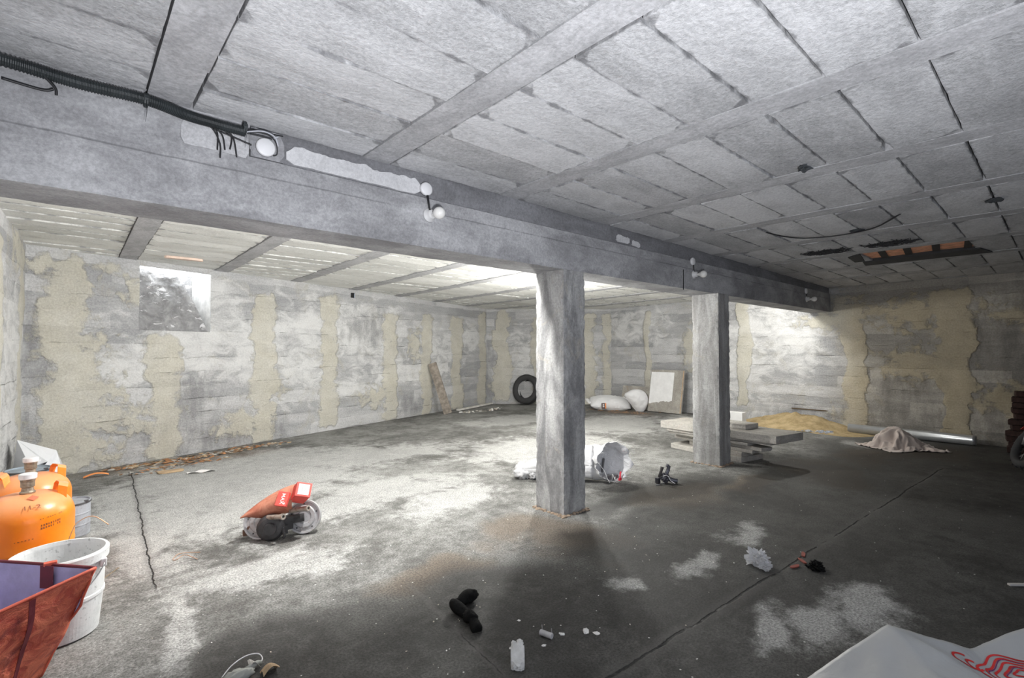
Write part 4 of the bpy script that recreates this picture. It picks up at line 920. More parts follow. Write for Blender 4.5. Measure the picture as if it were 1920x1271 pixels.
# tyre
g = G('tyre_rubber'); v = g.obj(); M_tyre = g.out(g.mix(g.noise(v, 12, 5, .7), (.022, .022, .024), (.065, .065, .068)), .7, g.bump(g.noise(v, 40, 4, .6), .3, .01))
R, wd2 = .415, .115
pf = [(R * .62, -.075), (R * .66, -.088), (R * .80, -wd2 - .005), (R * .93, -wd2), (R * .985, -.085), (R, -.05), (R, -.032), (R - .010, -.030), (R - .010, -.024), (R, -.022), (R, .022), (R - .010, .024), (R - .010, .030), (R, .032), (R, .05), (R * .985, .085), (R * .93, wd2), (R * .80, wd2 + .005), (R * .66, .088), (R * .62, .075), (R * .64, .065), (R * .78, wd2 - .012), (R * .91, wd2 - .018), (R * .94, .05), (R * .94, -.05), (R * .91, -wd2 + .018), (R * .78, -wd2 + .012), (R * .64, -.065)]
nz_ = V((.27 - .0, -.92, .28)).normalized(); nz_ = (-FV * .80 - RV * .50 + V((0, 0, .22))).normalized()
base = V((9.56, 10.18, 0)); upv = (V((0, 0, 1)) - nz_ * nz_.z).normalized(); c = base + upv * R + V((0, 0, .03)) + FV * .10
M = frame(c, upv, nz_.cross(upv))
ty = thing('car_tyre', 'black car tyre leaning against the wall in the far corner', 'tyre', tuple(base))
mb = MB(); mb.ring(pf, 72, M); mb.build('casing', M_tyre, parent=ty, smooth=True)
mb = MB()
for k in range(72):
    a = 2 * PI * k / 72
    for s_ in (-1, 1):
        Mk = M @ Euler((0, 0, a)).to_matrix().to_4x4(); mb.box((R - .001, 0, s_ * .082), (.012, .022, .03), Mk)
mb.build('tread_block', M_tyre, parent=ty)['kind'] = 'stuff'

# sacks and panels
g = G('white_woven_sack'); v = g.obj(); M_sack = g.out(g.mix(g.noise(v, 6, 4, .6), (.66, .66, .67), (.82, .82, .83)), .5, g.bump(g.noise(v, 7, 4, .6, .8), .5, .03))
s1 = thing('filled_sack', 'full white sack lying on its side with small orange mark', 'sack', (10.55, 8.01, 0), 'white sacks by the small panel')
M = frame(V((10.55, 8.01, .17)), RV + V((0, 0, -.06)), V((0, 0, .8)) + FV); M = frame(V((10.55, 8.01, .165)), RV + V((0, 0, -.05)), FV + V((0, 0, .35)))
mb = MB(); mb.pillow(1.08, .56, .36, M, seed=2, amp=.018); bo = mb.build('sack_body', M_sack, parent=s1, smooth=True, weld=.002)
mb = MB(); mb.pillow(.10, .30, .06, M @ TR((-.56, 0, .03), .2), seed=5, nu=10, nv=8); mb.build('tied_end', M_sack, parent=s1, smooth=True)
Mt = frame(V((10.55, 8.01, .16)) - RV * .22 - FV * .305, RV, V((0, 0, 1)) + FV * .15)
mb = MB(); mb.box((.0, -.03, .0), (.10, .14, .006), Mt); st_ = mb.build('stamp', simple('stamp_dark', (.10, .07, .07), .7), parent=s1)
mb = MB(); mb.box((.055, -.03, .001), (.03, .14, .007), Mt @ TR((0, 0, 0), .0)); mb.build('stamp_edge', simple('stamp_orange', (.80, .30, .12), .7), parent=st_)
vs, fs = text_pts('S', .10, .002); mb = MB(); mb.add([(x, y - .03, .0045) for x, y, _ in vs], fs, 0, Mt); mb.build('stamp_letter', M_card, parent=st_)
s2 = thing('filled_sack', 'bright white sack slumped upright against the lying sack', 'sack', (10.78, 7.42, 0), 'white sacks by the small panel')
M = frame(V((10.78, 7.33, .27)), (RV * .62 - V((0, 0, .80))), (RV * .8 + V((0, 0, .62)) + FV * .15))
mb = MB(); mb.pillow(.66, .46, .34, M, seed=9, amp=.02, p=2.2); Mi = M.inverted(); q_ = []
for p in mb.v:
    l = Mi @ p; e_ = (max(0.0, 1 - (l.x / .335) ** 2)) ** .5; l.y = -.19 + (l.y + .23) * (.12 + .95 * e_); q_.append(M @ l)
mb.v = q_; mb.build('sack_body', M_sack, parent=s2, smooth=True, weld=.002)
mb = MB(); mb.tube([M @ V((-.30 + .60 * k / 12, -.225 + .06 * math.sin(k / 12 * PI), .02)) for k in range(13)], .008, 6); mb.build('seam', M_sack, parent=s2, smooth=True)
def panel(y0, y1, xb, hgt, lab, mat, grp, th=.05):
    t = thing('wall_panel', lab, 'panel', (xb, (y0 + y1) / 2, 0), grp); lean = min(.40, 11.40 - xb - th)
    M = frame(V((xb, (y0 + y1) / 2, 0.01)), V((0, -1, 0)), V((lean * .55, 0, hgt)))
    mb = MB(); mb.box((0, hgt / 2, 0), (y1 - y0, hgt, th), M); mb.build('board', mat, parent=t, bevel=.004); return t, M
M_pan = conc_mat('grimy_board', (.30, .28, .25), (.48, .46, .42), (1, 1, 1), (.36, .28, .20))
t1, M1 = panel(7.20, 8.05, 11.08, .60, 'low brown grey panel standing behind the white sacks', M_pan, 'panels leaning on the right wall')
t2, M2 = panel(6.22, 7.14, 10.98, 1.06, 'tall grey panel with white painted square leaning on wall', M_pan, 'panels leaning on the right wall')
mb = MB(); vs = []; n = 30
pl = [(-.44, 1.0), (.20, 1.0), (.20, .30)] + [(.20 - .64 * k / 14, .28 + .05 * noise.noise(V((k * .7, 3, 0))) - .10 * (k / 14) ** 2) for k in range(1, 15)]
for zf in (.026, -.032): 
    if zf > 0: pass
zsgn = -1 if (M2 @ V((0, 0, 1)) - M2 @ V((0, 0, 0))).x > 0 else 1
mb.prism([(x, y) for x, y in pl], zsgn * .027, zsgn * .031, M2); mb.build('white_paint', simple('white_paint', (.80, .80, .80), .8, var=.05), parent=t2)
mb = MB(); mb.box((.445, .53, zsgn * .03), (.018, 1.04, .012), M2); mb.build('edge_batten', simple('tan_batten', (.50, .36, .24), .8), parent=t2)
bits('rust_dust', 'orange brown dust on the floor under the white sacks', 'dust', [(10.35, 8.3, 0), (10.3, 7.4, 0), (10.5, 6.9, 0)], .14, 150, (.01, .05), [simple('dust_o', (.46, .26, .14), .95), simple('dust_b', (.35, .22, .14), .95)], 15, flat=.08)

# white block on floor and sand
tag(MB().box((10.35, 4.62, .14), (.20, .34, .26), TR((0, 0, 0))).build('foam_block', simple('white_foam', (.85, .85, .84), .8, var=.03), loc=(10.35, 4.62, 0), bevel=.008), 'clean white foam block on the floor behind the slab stack', 'block')
g = G('yellow_sand'); v = g.obj(); c = g.mix(g.ss(g.noise(v, 5, 8, .75), .35, .65), (.44, .32, .16), (.68, .53, .30)); M_sand = g.out(c, .95, g.bump(g.noise(v, 30, 6, .8), .9, .03))
def sand(u, v):
    x = 10.35 + .95 * u; y = 2.35 + 2.6 * v; q = max(0, 1 - (((x - 11.40) / 1.0) ** 2 + ((y - 3.75) / 1.15) ** 2) ** .5)
    q += .10 * max(0, 1 - (((x - 10.9) / .7) ** 2 + ((y - 2.95) / .7) ** 2) ** .5)
    return (x, y, -.004 + .30 * q ** 1.05 * (1 + .25 * fN(x * 4, y * 4, 1)) + (.018 * max(0, fN(x * 11, y * 11, 4)) if q > .02 else 0))
mb = MB(); mb.grid(sand, 40, 80); tag(mb.build('sand_pile', M_sand, loc=(11, 3.6, 0), smooth=True), 'spread pile of yellow sand at the foot of the right wall', 'sand', kind='stuff')
bits('grey_rubble', 'blue grey rubble patch on the sand in front of the wall', 'rubble', [(10.62, 3.45, 0), (10.60, 3.0, 0)], .09, 90, (.02, .055), [simple('rub1', (.36, .39, .45), .9), simple('rub2', (.55, .56, .58), .9)], 21, flat=.6)

# slab stack
def slab(pts, z0, z1, lab, sd=0):
    # pts: four corners of the plan
    mb = MB(); n = 10; pl = []
    for i in range(4):
        a = V((*pts[i], 0)); b = V((*pts[(i + 1) % 4], 0))
        for k in range(n):
            p = a.lerp(b, k / n); e = .010 * noise.noise(V((p.x * 8 + sd, p.y * 8, sd))) ; pl.append((p.x + e, p.y + e))
    mb.prism(pl, z0, z1); o = mb.build('concrete_slab', M_slab, loc=(*pts[0], z0), bevel=.006); return tag(o, lab, 'slab', 'concrete slabs stacked behind the farther pillar')
slab([(7.16, 4.24), (6.91, 3.02), (7.40, 2.92), (7.68, 4.20)], 0, .075, 'rough concrete slab lying on the floor, lowest of the stack', 1)
slab([(7.26, 3.98), (6.93, 3.02), (7.20, 2.98), (7.60, 3.9)], .076, .14, 'short concrete slab, second from the floor in the stack', 2)
slab([(7.30, 4.26), (6.93, 2.88), (7.45, 2.82), (7.80, 4.2)], .141, .185, 'concrete slab with pale edge, third from the floor in the stack', 3)
slab([(7.28, 4.22), (6.93, 2.76), (7.12, 2.70), (7.75, 4.15)], .186, .235, 'double-edged concrete slab, middle of the stack', 4)
slab([(7.12, 4.26), (6.95, 2.95), (7.50, 2.9), (7.66, 4.2)], .236, .275, 'thin concrete slab, fifth from the floor in the stack', 5)
slab([(7.07, 4.26), (6.98, 2.66), (7.40, 2.58), (7.6, 4.2)], .276, .318, 'dark concrete slab directly under the thick broad slab', 6)
slab([(7.06, 4.36), (6.89, 2.555), (7.52, 2.435), (7.74, 4.30)], .319, .425, 'thick broad concrete slab jutting out, on top of the stack', 7)
slab([(7.14, 3.90), (7.115, 3.04), (7.44, 3.00), (7.50, 3.88)], .426, .50, 'small concrete slab resting on the thick broad slab', 8)

# bags beside the near pillar
g = G('thin_white_plastic'); v = g.obj(); M_thin = g.out(g.mix(g.noise(v, 8, 4, .6), (.70, .70, .71), (.88, .88, .89)), .45, g.bump(g.noise(v, 10, 5, .6, 1), .6, .03))
rb = thing('rubbish_bag', 'white rubbish bag lying open beside the nearer pillar, scraps inside', 'bag', (4.6, 3.75, 0))
axp = [V((4.10, 4.42, .13)), V((4.25, 4.25, .15)), V((4.45, 4.02, .20)), V((4.62, 3.82, .22)), V((4.72, 3.68, .225)), V((4.74, 3.54, .235))]; rad = [.05, .12, .19, .215, .22, .245]
def bagp(u, v):
    t = u * 5; k = min(int(t), 4); f = t - k; c = axp[k].lerp(axp[k + 1], f); r = rad[k] + (rad[k + 1] - rad[k]) * f
    d = (axp[k + 1] - axp[k]).normalized(); d = (axp[5] - axp[0]).normalized() if u < .7 else V((-.22, -.97, .10)).normalized()
    s_ = d.cross(V((0, 0, 1))).normalized(); a = 2 * PI * v
    rr = r * (1 + .16 * noise.noise(V((u * 6, math.cos(a) * 1.5, math.sin(a) * 1.5))) + .10 * noise.noise(V((u * 9, math.cos(a) * 5, math.sin(a) * 5)))) * (1 + (.18 * max(0, math.cos(a - 1.0)) * u ** 4))
    p = c + d * (.10 * u ** 6 * noise.noise(V((math.cos(a) * 2.5, math.sin(a) * 2.5, 4)))) + s_ * math.cos(a) * rr * .98 + V((0, 0, 1)) * math.sin(a) * rr * .86
    if p.z < .008: p.z = .008 + abs(noise.noise(p * 6)) * .004
    return p
mb = MB(); mb.grid(bagp, 30, 40); mb.build('bag_body', M_thin, parent=rb, smooth=True, solid=.003)
mb = MB(); random.seed(3)
for k in range(40):
    a = 2 * PI * k / 40 - 0.6; p = bagp(1, (k / 40)); q = p + V((.03, -.05, 0)) * random.uniform(.3, 1) + (p - axp[5]).normalized() * random.uniform(.0, .03)
    mb.tube([p, (p + q) / 2 + V((0, 0, random.uniform(-.008, .008))), q], .0016, 4)
mb.tube([bagp(1, .03), bagp(1, .03) + V((.06, -.05, -.10)), bagp(1, .03) + V((.05, -.10, -.18)), bagp(1, .03) + V((.04, -.14, -.215))], .0022, 5)
mb.build('frayed_edge', M_thin, parent=rb)
random.seed(8)
def scrap(name, lab, cat, fn, mat, loc, grp=None): mb = MB(); fn(mb); return tag(mb.build(name, mat, loc=loc, bevel=.002), lab, cat, grp)
M_gb = simple('grey_metal_scrap', (.20, .20, .21), .5, .3)
scrap('metal_bar', 'short grey bar lying across the mouth of the rubbish bag', 'bar', lambda m: m.tube([(4.62, 3.62, .14), (4.78, 3.72, .25)], .014, 8), M_gb, (4.7, 3.65, .15), 'grey scraps in the rubbish bag')
scrap('metal_block', 'dark grey block inside the rubbish bag, at left', 'scrap', lambda m: m.box((4.66, 3.58, .075), (.09, .05, .05), TR((0, 0, 0))), M_gb, (4.66, 3.58, .05), 'grey scraps in the rubbish bag')
scrap('metal_block', 'dark grey block inside the rubbish bag, beside the red clip', 'scrap', lambda m: m.box((4.77, 3.56, .07), (.10, .05, .045)), M_gb, (4.77, 3.56, .05), 'grey scraps in the rubbish bag')
scrap('red_clip', 'small red plastic clip inside the open rubbish bag', 'clip', lambda m: (m.tube([(4.80, 3.50, .055), (4.82, 3.51, .11), (4.83, 3.51, .13)], .011, 8), m.box((4.80, 3.50, .05), (.04, .02, .03))), simple('bright_red', (.75, .03, .06), .4), (4.8, 3.5, .05))
wires('white_wire', 'tangle of thin white wire inside the open rubbish bag', 'wire', [[(4.70, 3.54, .05), (4.70, 3.53, .12), (4.72, 3.52, .06), (4.74, 3.52, .05), (4.72, 3.51, .09), (4.70, 3.50, .055), (4.78, 3.50, .07)]], .003, M_card, (4.7, 3.5, .05))
mb = MB(); mb.ball((4.12, 4.42, .085), (.12, .10, .09), amp=.5, seed=3, nu=28, nv=18, fr=9); mb.ball((4.20, 4.30, .07), (.09, .07, .07), amp=.5, seed=8, nu=24, nv=14, fr=9)
tag(mb.build('plastic_bag', M_thin, loc=(4.12, 4.42, 0), smooth=True), 'small crumpled white plastic bag peeking out left of the near pillar', 'bag')

# brake lever clamp
cl = thing('handlebar_grip', 'black rubber grip with silver brake lever lying on the floor', 'handlebar part', (5.17, 3.18, 0))
def C(a, d, z): return V((5.17, 3.18, 0)) + RV * a + FV * d + V((0, 0, z))
M_rub = simple('worn_black_rubber', (.07, .065, .065), .8, var=.3, bump=.4); M_sil = simple('bright_steel', (.62, .62, .64), .25, .9)
mb = MB(); mb.tube([C(-.03, 0, .07), C(.0, .02, .14), C(.015, .03, .18)], lambda t: .018 + .004 * math.sin(t * 20), 12); mb.build('grip', M_rub, parent=cl, smooth=True)
mb = MB(); mb.tube([C(.045, .0, .09), C(.075, .01, .15), C(.085, .01, .19), C(.06, .01, .205)], .022, 8); mb.build('bracket', simple('dark_steel', (.12, .12, .14), .4, .6), parent=cl)
mb = MB(); mb.ball(tuple(C(.04, 0, .065)), (.06, .05, .055), amp=.3, seed=2); mb.tube([C(.05, .0, .06), C(.13, -.02, .035), C(.17, -.02, .03)], .028, 10); mb.box(tuple(C(-.05, -.01, .035)), (.05, .04, .06)); mb.build('clamp_body', simple('gun_metal', (.10, .10, .115), .4, .5), parent=cl, smooth=False)
mb = MB(); mb.tube(spline([C(.0, -.04, .09), C(.05, -.06, .10), C(.08, -.08, .05), C(.13, -.10, .02)], 14), .009, 8, flat=.6); mb.build('lever', M_sil, parent=cl, smooth=True)
mb = MB(); mb.tube([C(.02, -.05, .02), C(-.06, -.10, .008), C(-.10, -.10, .008)], .006, 6); mb.build('rod', M_sil, parent=cl)

# galvanised duct and cloth
dp = thing('galvanised_pipe', 'long shiny galvanised pipe on the floor along the right wall', 'pipe', (10.95, 1.9, 0))
mb = MB(); mb.ring([(.078, 0), (.082, 0), (.082, .03), (.085, .035), (.082, .04), (.082, 1.76), (.078, 1.76)], 40, frame(V((10.97, 1.02, .085)), V((1, 0, 0)), V((0, 0, -1)))) 
g = G('galvanised_steel'); v = g.obj(); M_galv = g.out(g.mix(g.noise(v, 8, 4, .6), (.50, .52, .55), (.68, .70, .72)), .30, None, Metallic=.75); mb.build('tube', M_galv, parent=dp, smooth=True)
def cloth(u, v):
    a = u * 2 - 1; b = v * 2 - 1; r = (a * a + b * b) ** .5; ang = math.atan2(b, a)
    rr = min(1, r); h = .33 * max(0, 1 - (((a + .12) ** 2 * 1.1 + (b - .1) ** 2) ** .5 / .80) ** 1.25) ** .9
    fold = .045 * math.sin(ang * 8 + 5 * fN(a * 2, b * 2, 2) + rr * 3) * ssf(rr, .12, .5) * (1 - ssf(rr, .85, 1.1)) + .02 * fN(a * 4, b * 4, 6)
    return V((9.86, 1.78, .010)) + RV * (a * .50 * (1 + .1 * math.sin(ang * 3))) + FV * (b * .34 * (1 + .12 * math.sin(ang * 5))) + V((0, 0, max(0.0, h + fold * 1.2)))
mb = MB(); mb.grid(cloth, 70, 60); g = G('dusty_pink_cloth'); v = g.obj(); M_cl = g.out(g.mix(g.noise(v, 5, 4, .6), (.50, .42, .38), (.64, .56, .51)), .9, g.bump(g.noise(v, 60, 3, .6), .3, .01), **{'Sheen Weight': .3})
tag(mb.build('crumpled_cloth', M_cl, loc=(9.86, 1.78, 0), smooth=True, solid=.004), 'crumpled dusty pink cloth heaped in front of the galvanised pipe', 'cloth')

# motorcycle front end and brick pile at the right edge
mc = thing('motorbike', 'front wheel of a dark motorbike at the far right edge', 'motorbike', (9.15, .38, 0))
wc = V((9.12, .345, .315)); zax = (RV * .80 - FV * .60).normalized(); zax = (RV * .75 + FV * -.30 + V((0, 0, -.38))).normalized(); upv = (V((0, 0, 1)) - zax * zax.z).normalized(); M = frame(wc, upv, zax.cross(upv))
R2 = .30; pf = [(R2 - .06 + .05 * math.cos(t), .05 * math.sin(t)) for t in [2 * PI * k / 14 for k in range(14)]]
mb = MB(); mb.ring(pf, 56, M); whl = mb.build('front_wheel', M_tyre, parent=mc, smooth=True)
mb = MB()
for k in range(60): mb.box((R2 - .008, 0, (k % 3 - 1) * .024), (.014, .014, .018), M @ Euler((0, 0, 2 * PI * k / 60)).to_matrix().to_4x4())
mb.build('tread_block', M_tyre, parent=whl)['kind'] = 'stuff'
mb = MB(); mb.ring([(R2 - .105, -.02), (R2 - .085, -.025), (R2 - .085, .025), (R2 - .105, .02)], 48, M)
for k in range(18):
    a = 2 * PI * k / 18; mb.tube([M @ V((.03 * math.cos(a), .03 * math.sin(a), (-1) ** k * .02)), M @ V(((R2 - .1) * math.cos(a + .2), (R2 - .1) * math.sin(a + .2), 0))], .002, 4)
mb.lathe([(0, -.04), (.035, -.04), (.035, .04), (0, .04)], 16, M); mb.build('rim', M_sil, parent=whl)
mb = MB(); mb.tube([M @ V((0, 0, .07)), M @ V((.32, -.12, .07)), M @ V((.62, -.30, .07))], .022, 10); mb.tube([M @ V((0, 0, -.07)), M @ V((.32, -.12, -.07)), M @ V((.62, -.30, -.07))], .022, 10); mb.build('fork', M_sil, parent=mc, smooth=True)
def fen(u, v):
    a = -.9 + 2.2 * u; r = R2 + .03; return M @ V((r * math.cos(a), r * math.sin(a), (v - .5) * .13)) 
mb = MB(); mb.grid(lambda u, v: M @ V(((R2 + .035 - .02 * abs(v * 2 - 1) ** 2) * math.cos(.35 - 1.3 * u), (R2 + .035 - .02 * abs(v * 2 - 1) ** 2) * math.sin(.35 - 1.3 * u), (v - .5) * .13)), 20, 8); mb.build('mudguard', simple('white_red_fender', (.6, .08, .06), .35), parent=mc, smooth=True, solid=.004)
M_sooty = simple('dark_brick', (.045, .022, .018), .9, var=.5, sc=12, bump=.5)
random.seed(21); q = 0
rows = [(10.74, .52, 0), (10.80, .22, 0), (10.70, .50, .085), (10.75, .20, .085), (10.72, .54, .17), (10.70, .52, .255), (10.74, .47, .34), (10.70, .50, .425), (10.72, .44, .51), (10.74, .47, .595), (10.70, .44, .68), (10.74, .46, .765), (10.72, .43, .85)]
pos = ['bottom row, nearer the pipe', 'bottom row, farther from the pipe', 'second row, nearer the pipe', 'second row, farther back', 'third from the floor', 'fourth from the floor', 'fifth from the floor', 'sixth from the floor', 'seventh from the floor', 'fourth from the top', 'third from the top', 'just under the topmost', 'topmost of all']
for (x, y, z), ps in zip(rows, pos):
    mb = MB(); mb.box((0, 0, .0415), (.24 + random.uniform(-.01, .02), .26 + random.uniform(-.02, .02), .08), TR((x, y, z), random.uniform(-.2, .2)))
    tag(mb.build('dark_brick', M_sooty, loc=(x, y, z), bevel=.01), 'sooty brick in the dark pile at the right edge, ' + ps, 'brick', 'sooty bricks in the pile at the right edge')

# ------------------------------------------------------------------ foreground litter
mb = MB(); M_bk = simple('black_leather', (.006, .006, .006), .9, var=.5, sc=14, bump=.5, **{'Specular IOR Level': .15})
mb.tube(spline([V((1.905, 2.50, .03)), V((1.84, 2.475, .045)), V((1.775, 2.46, .04)), V((1.735, 2.475, .045)), V((1.715, 2.42, .045)), V((1.725, 2.34, .03)), V((1.715, 2.275, .045)), V((1.700, 2.215, .02)), V((1.690, 2.185, .012))], 40), lambda t: .012 + .030 * max(.12, abs(math.sin(t * PI * 2.6 + .35))) * (1 - .3 * t), 14, flat=.9)
mb.ball((1.85, 2.475, .040), (.062, .042, .036), amp=.25, seed=2); mb.ball((1.712, 2.28, .038), (.035, .055, .034), amp=.25, seed=6)
tag(mb.build('black_rag', M_bk, loc=(1.75, 2.4, 0), smooth=True), 'twisted black rag lying alone on the dark near floor', 'rag')
mb = MB(); c = V((1.67, 1.835, 0)); M = frame(c + V((0, 0, .035)), RV, FV * .8 + V((0, 0, .55)))
nb = len(mb.v); mb.ball((0, 0, 0), (.044, .062, .032), M, amp=.28, seed=12, nu=36, nv=24, fr=11); mb.ball((-.018, .052, .004), (.014, .022, .014), M, amp=.4, seed=3); mb.ball((.012, .060, .006), (.016, .024, .018), M, amp=.4, seed=8)
Mi = M.inverted(); mb.v = [M @ V([max(-k_, min(k_, q_)) for q_, k_ in zip(Mi @ p, (.034, .078, .022))]) for p in mb.v]
o = mb.build('plaster_lump', simple('dirty_white_plaster', (.60, .60, .59), .9, var=.15, sc=20, bump=.8, bsc=50), loc=tuple(c)); 
tag(o, 'dirty white plaster lump on the floor at the bottom centre', 'plaster lump')
rl = thing('broken_roll', 'small grey plastic roll with two bent prongs on floor', 'plastic part', (1.945, 1.90, .0))
a = V((1.932, 1.938, .016)); b = V((1.950, 1.868, .016)); mb = MB(); mb.tube([a, a.lerp(b, .48)], .015, 14); mb.tube([a.lerp(b, .52), b], .015, 14); mb.tube([a.lerp(b, .45), a.lerp(b, .55)], .013, 12); mb.build('roll', simple('grey_roll', (.42, .42, .43), .5), parent=rl)
mb = MB(); mb.tube([a + V((.005, -.01, .005)), a + FV * .035 + RV * .01 + V((0, 0, .02))], .0025, 5); mb.build('prong', M_gb, parent=rl); mb = MB(); mb.tube([b, b + FV * .04 + V((0, 0, .02))], .0025, 5); mb.build('prong', M_gb, parent=rl)
M_chip = simple('white_chip', (.78, .77, .74), .85)
for x, y, s_, lab in ((2.02, 1.862, .016, 'white plaster chip right beside the grey roll'), (2.135, 1.79, .024, 'largest white plaster chip right of the grey roll'), (2.17, 1.74, .018, 'white plaster chip, rightmost of the near cluster'),
                      (1.875, 1.855, .012, 'white plaster chip just below the grey roll'), (1.73, 1.955, .010, 'tiny white chip above the white plaster lump'), (1.94, 2.12, .010, 'tiny white chip between black rag and grey roll')):
    mb = MB(); mb.ball((0, 0, 0), (s_, s_ * .6, s_ * .35), amp=.8, seed=x * 7, nu=12, nv=8, fr=8, M=TR((x, y, s_ * .25), x * 40)); tag(mb.build('plaster_chip', M_chip, loc=(x, y, 0)), lab, 'chip', 'white chips on the near floor')
# clear wad
g = G('clear_film'); g.set(g.b.inputs['Alpha'], .45); M_clear = g.out((.75, .76, .78), .15, g.bump(g.noise(g.obj(), 20, 3, .6, 1), .8, .02))
mb = MB(); mb.ball((3.735, 1.525, .05), (.07, .06, .05), amp=.9, seed=4, nu=30, nv=20, fr=12); mb.ball((3.70, 1.46, .02), (.05, .04, .02), amp=.9, seed=7, nu=20, nv=12, fr=12)
tag(mb.build('clear_plastic_wad', M_clear, loc=(3.73, 1.52, 0)), 'wad of clear plastic film on the dark floor beside the crack', 'plastic film')
mb = MB(); mb.ball((3.97, 1.22, .018), (.06, .045, .03), amp=.7, seed=5, nu=22, nv=14, fr=9); tag(mb.build('dark_lump', M_bk, loc=(3.97, 1.22, 0)), 'small black lump on the floor by the long crack', 'lump')
M_rp = simple('dull_red_plastic', (.28, .07, .05), .6)
for x, y, rz, lab in ((4.16, 1.36, .3, 'dull red scrap by the crack, farthest of the three'), (4.03, 1.325, .8, 'dull red scrap in the crack, middle of the three'), (3.89, 1.325, -.3, 'dull red scrap beside the crack, nearest of the three')):
    mb = MB(); mb.prism(jag(0, 0, .045, .012, 10, .5, sd=x), .003, .010, TR((x, y, .0), rz, .06)); tag(mb.build('red_scrap', M_rp, loc=(x, y, 0)), lab, 'scrap', 'dull red scraps by the crack')
tag(MB().box((0, 0, .008), (.26, .022, .014), TR((4.73, .20, 0), -.75)).build('wood_sliver', simple('pale_wood', (.45, .43, .40), .8), loc=(4.73, .2, 0), bevel=.003), 'thin pale wood sliver on the floor at the right edge', 'stick')
wires('copper_wire', 'bent copper wire scrap lying flat on the lit floor, left', 'wire', [[(.72, 4.31, .005), (.66, 4.42, .02), (.60, 4.40, .006), (.585, 4.43, .006), (.64, 4.50, .012), (.76, 4.44, .006)]], .0028, simple('copper2', (.50, .32, .22), .5, .5), (.65, 4.4, 0))
# bottom-left tangle
tg = thing('cable_scrap', 'white cable loop with grey plug end at the bottom left edge', 'cable', (.63, 2.6, 0))
mb = MB(); mb.tube(spline([V((.545, 2.64, .03)), V((.60, 2.70, .035)), V((.67, 2.745, .03)), V((.725, 2.745, .02)), V((.735, 2.70, .015)), V((.715, 2.665, .012))], 26), .003, 6); mb.build('cable_loop', simple('pale_cable', (.66, .64, .66), .4), parent=tg, smooth=True)
mb = MB(); mb.ball((.60, 2.60, .03), (.07, .035, .028), amp=.3, seed=2); mb.tube([(.64, 2.62, .035), (.70, 2.65, .03), (.715, 2.665, .015)], .012, 8); mb.build('plug', simple('grey_green_plastic', (.36, .37, .34), .5), parent=tg, smooth=True)
mb = MB(); mb.grid(lambda u, v: (.70 + .07 * u, 2.545 + .07 * v, .012 + .025 * math.sin(u * 3) + .015 * math.sin(v * 5 + u)), 8, 8); tag(mb.build('dry_leaf', leafm[1], loc=(.73, 2.58, 0), solid=.002), 'curled tan dry leaf beside the white cable loop', 'leaf')
mb = MB(); mb.grid(lambda u, v: (.66 + .05 * u, 2.63 + .04 * v, .03 + .02 * math.sin(u * 4 + v)), 6, 6); tag(mb.build('paper_scrap', simple('dirty_paper', (.52, .50, .46), .8), loc=(.68, 2.65, 0), solid=.002), 'small dirty paper scrap on the grey plug', 'paper')
# plastic sheet, right foreground (a = across, d = away)
def edge_d(a): return 2.32 + .055 * ssf(a, 1.3, 1.8) + (.07 * ssf(a, 2.0, 2.6)) + .006 * math.sin(a * 14)
def sheet_z(a, d):
    f = edge_d(a) - d                                   # distance in from the far hem
    env = .015 + .235 * ssf(a, 1.28, 1.775) if a < 1.775 else .25 - .115 * ssf(a, 1.775, 2.20) + .10 * ssf(a, 2.22, 2.65)
    env = .015 + .235 * max(0, min(1, (a - 1.32) / .455)) if a < 1.775 else .25 - .115 * min(1, (a - 1.775) / .40) + .09 * max(0, min(1, (a - 2.2) / .45))
    ridge = max(0, 1 - abs((a - 1.775) - f * .75) / .16) * .045 * min(1, f * 6)
    ridge2 = max(0, 1 - abs((a - 1.70) + f * .6) / .10) * .02 * min(1, f * 6)
    sag = -.05 * math.sin(min(1, f / .5) * PI) * ssf(a, 1.35, 1.6)
    return max(.008, env * (1 - .25 * ssf(f, .0, 1.0)) + ridge + ridge2 + sag + .010 * fN(a * 5, d * 5, 2))
def SP(a, d, dz=0): return RV * a + FV * d + V((0, 0, sheet_z(a, d) + dz))
g = G('translucent_sheet'); v = g.obj(); M_sheet = g.out(g.mix(g.noise(v, 3, 4, .6), (.38, .39, .39), (.48, .49, .49)), .38, g.bump(g.noise(v, 8, 4, .55, .8), .35, .02))
ps = thing('printed_plastic_sheet', 'large grey plastic sheet with red wavy print, bottom right corner', 'plastic sheet', tuple(RV * 1.9 + FV * 2.0))
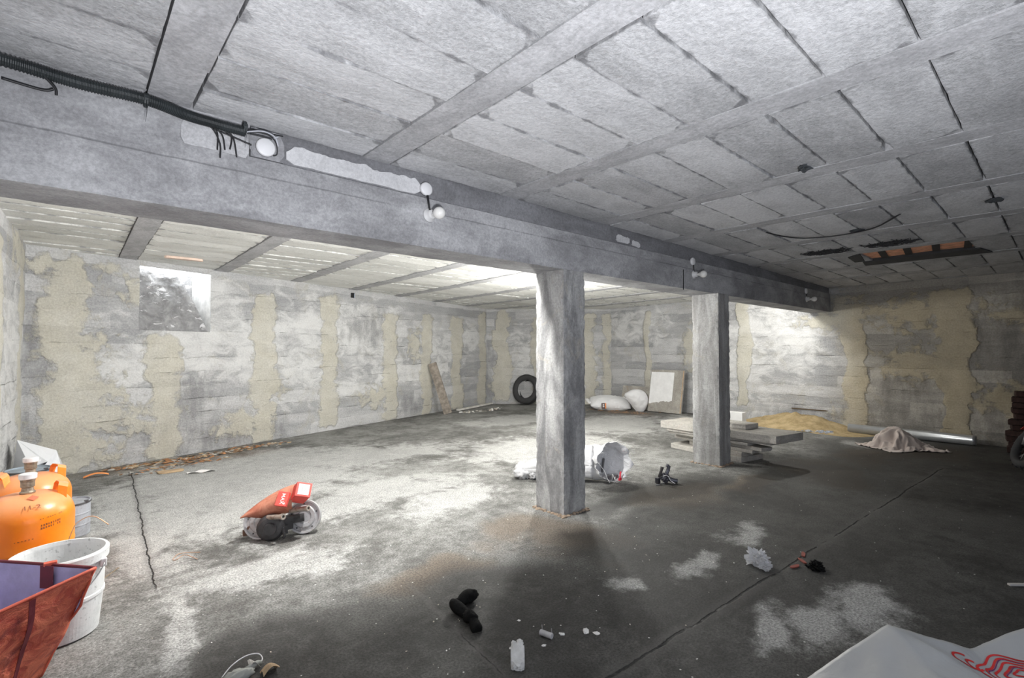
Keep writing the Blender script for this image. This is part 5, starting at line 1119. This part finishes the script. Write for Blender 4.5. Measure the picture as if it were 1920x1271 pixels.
mb = MB(); mb.grid(lambda u, v: SP(1.22 + 1.75 * u, edge_d(1.22 + 1.75 * u) - .95 * v), 110, 60); mb.build('film', M_sheet, parent=ps, smooth=True, solid=.002)
M_pr = simple('red_print_ink', (.55, .03, .03), .5, var=.3, sc=10); M_pu = simple('purple_print_ink', (.16, .03, .12), .5)
def ribbon(pts, wd, mat):
    mb = MB(); vs = []; n = len(pts)
    for i, (a, d) in enumerate(pts):
        p = pts[max(i - 1, 0)]; q = pts[min(i + 1, n - 1)]; tx, ty = q[0] - p[0], q[1] - p[1]; l = math.hypot(tx, ty) + 1e-9; nx_, ny_ = -ty / l * wd, tx / l * wd
        for s_ in (-1, 1):
            aa, dd_ = a + s_ * nx_, d + s_ * ny_; vs.append(tuple(SP(aa, dd_, .0035)))
    mb.add(vs, [(i * 2, i * 2 + 1, i * 2 + 3, i * 2 + 2) for i in range(n - 1)]); return mb
c0 = (2.30, 2.235); allr = MB(); allp = MB()
for k in range(5):
    pts = []
    for i in range(61):
        t = 2 * PI * i / 60; ra = .055 + .034 * k; rd = .020 + .017 * k
        aa = c0[0] + ra * math.cos(t) * (1 + .25 * math.sin(2 * t)) ; dd_ = c0[1] + rd * math.sin(t) * (1 + .2 * math.cos(3 * t)) - .20 * (aa - c0[0])
        dd_ = min(dd_, edge_d(aa) - .008); pts.append((aa, dd_))
    r_ = ribbon(pts, .0045, None); allr.add(r_.v, r_.f)
    if k % 2: r_ = ribbon([(a_ + .006, d_ - .006) for a_, d_ in pts], .0022, None); allp.add(r_.v, r_.f)
for k in range(2):
    pts = [(2.06 + .03 * k + (.05 - .018 * k) * math.cos(t), 2.28 - .012 * k + (.034 - .012 * k) * math.sin(t)) for t in [PI * .35 + 1.45 * PI * i / 30 for i in range(31)]]
    pts = [(a_, min(d_, edge_d(a_) - .006)) for a_, d_ in pts]; r_ = ribbon(pts, .005, None); allr.add(r_.v, r_.f)
allr.build('red_wave_print', M_pr, parent=ps); allp.build('purple_wave_print', M_pu, parent=ps)
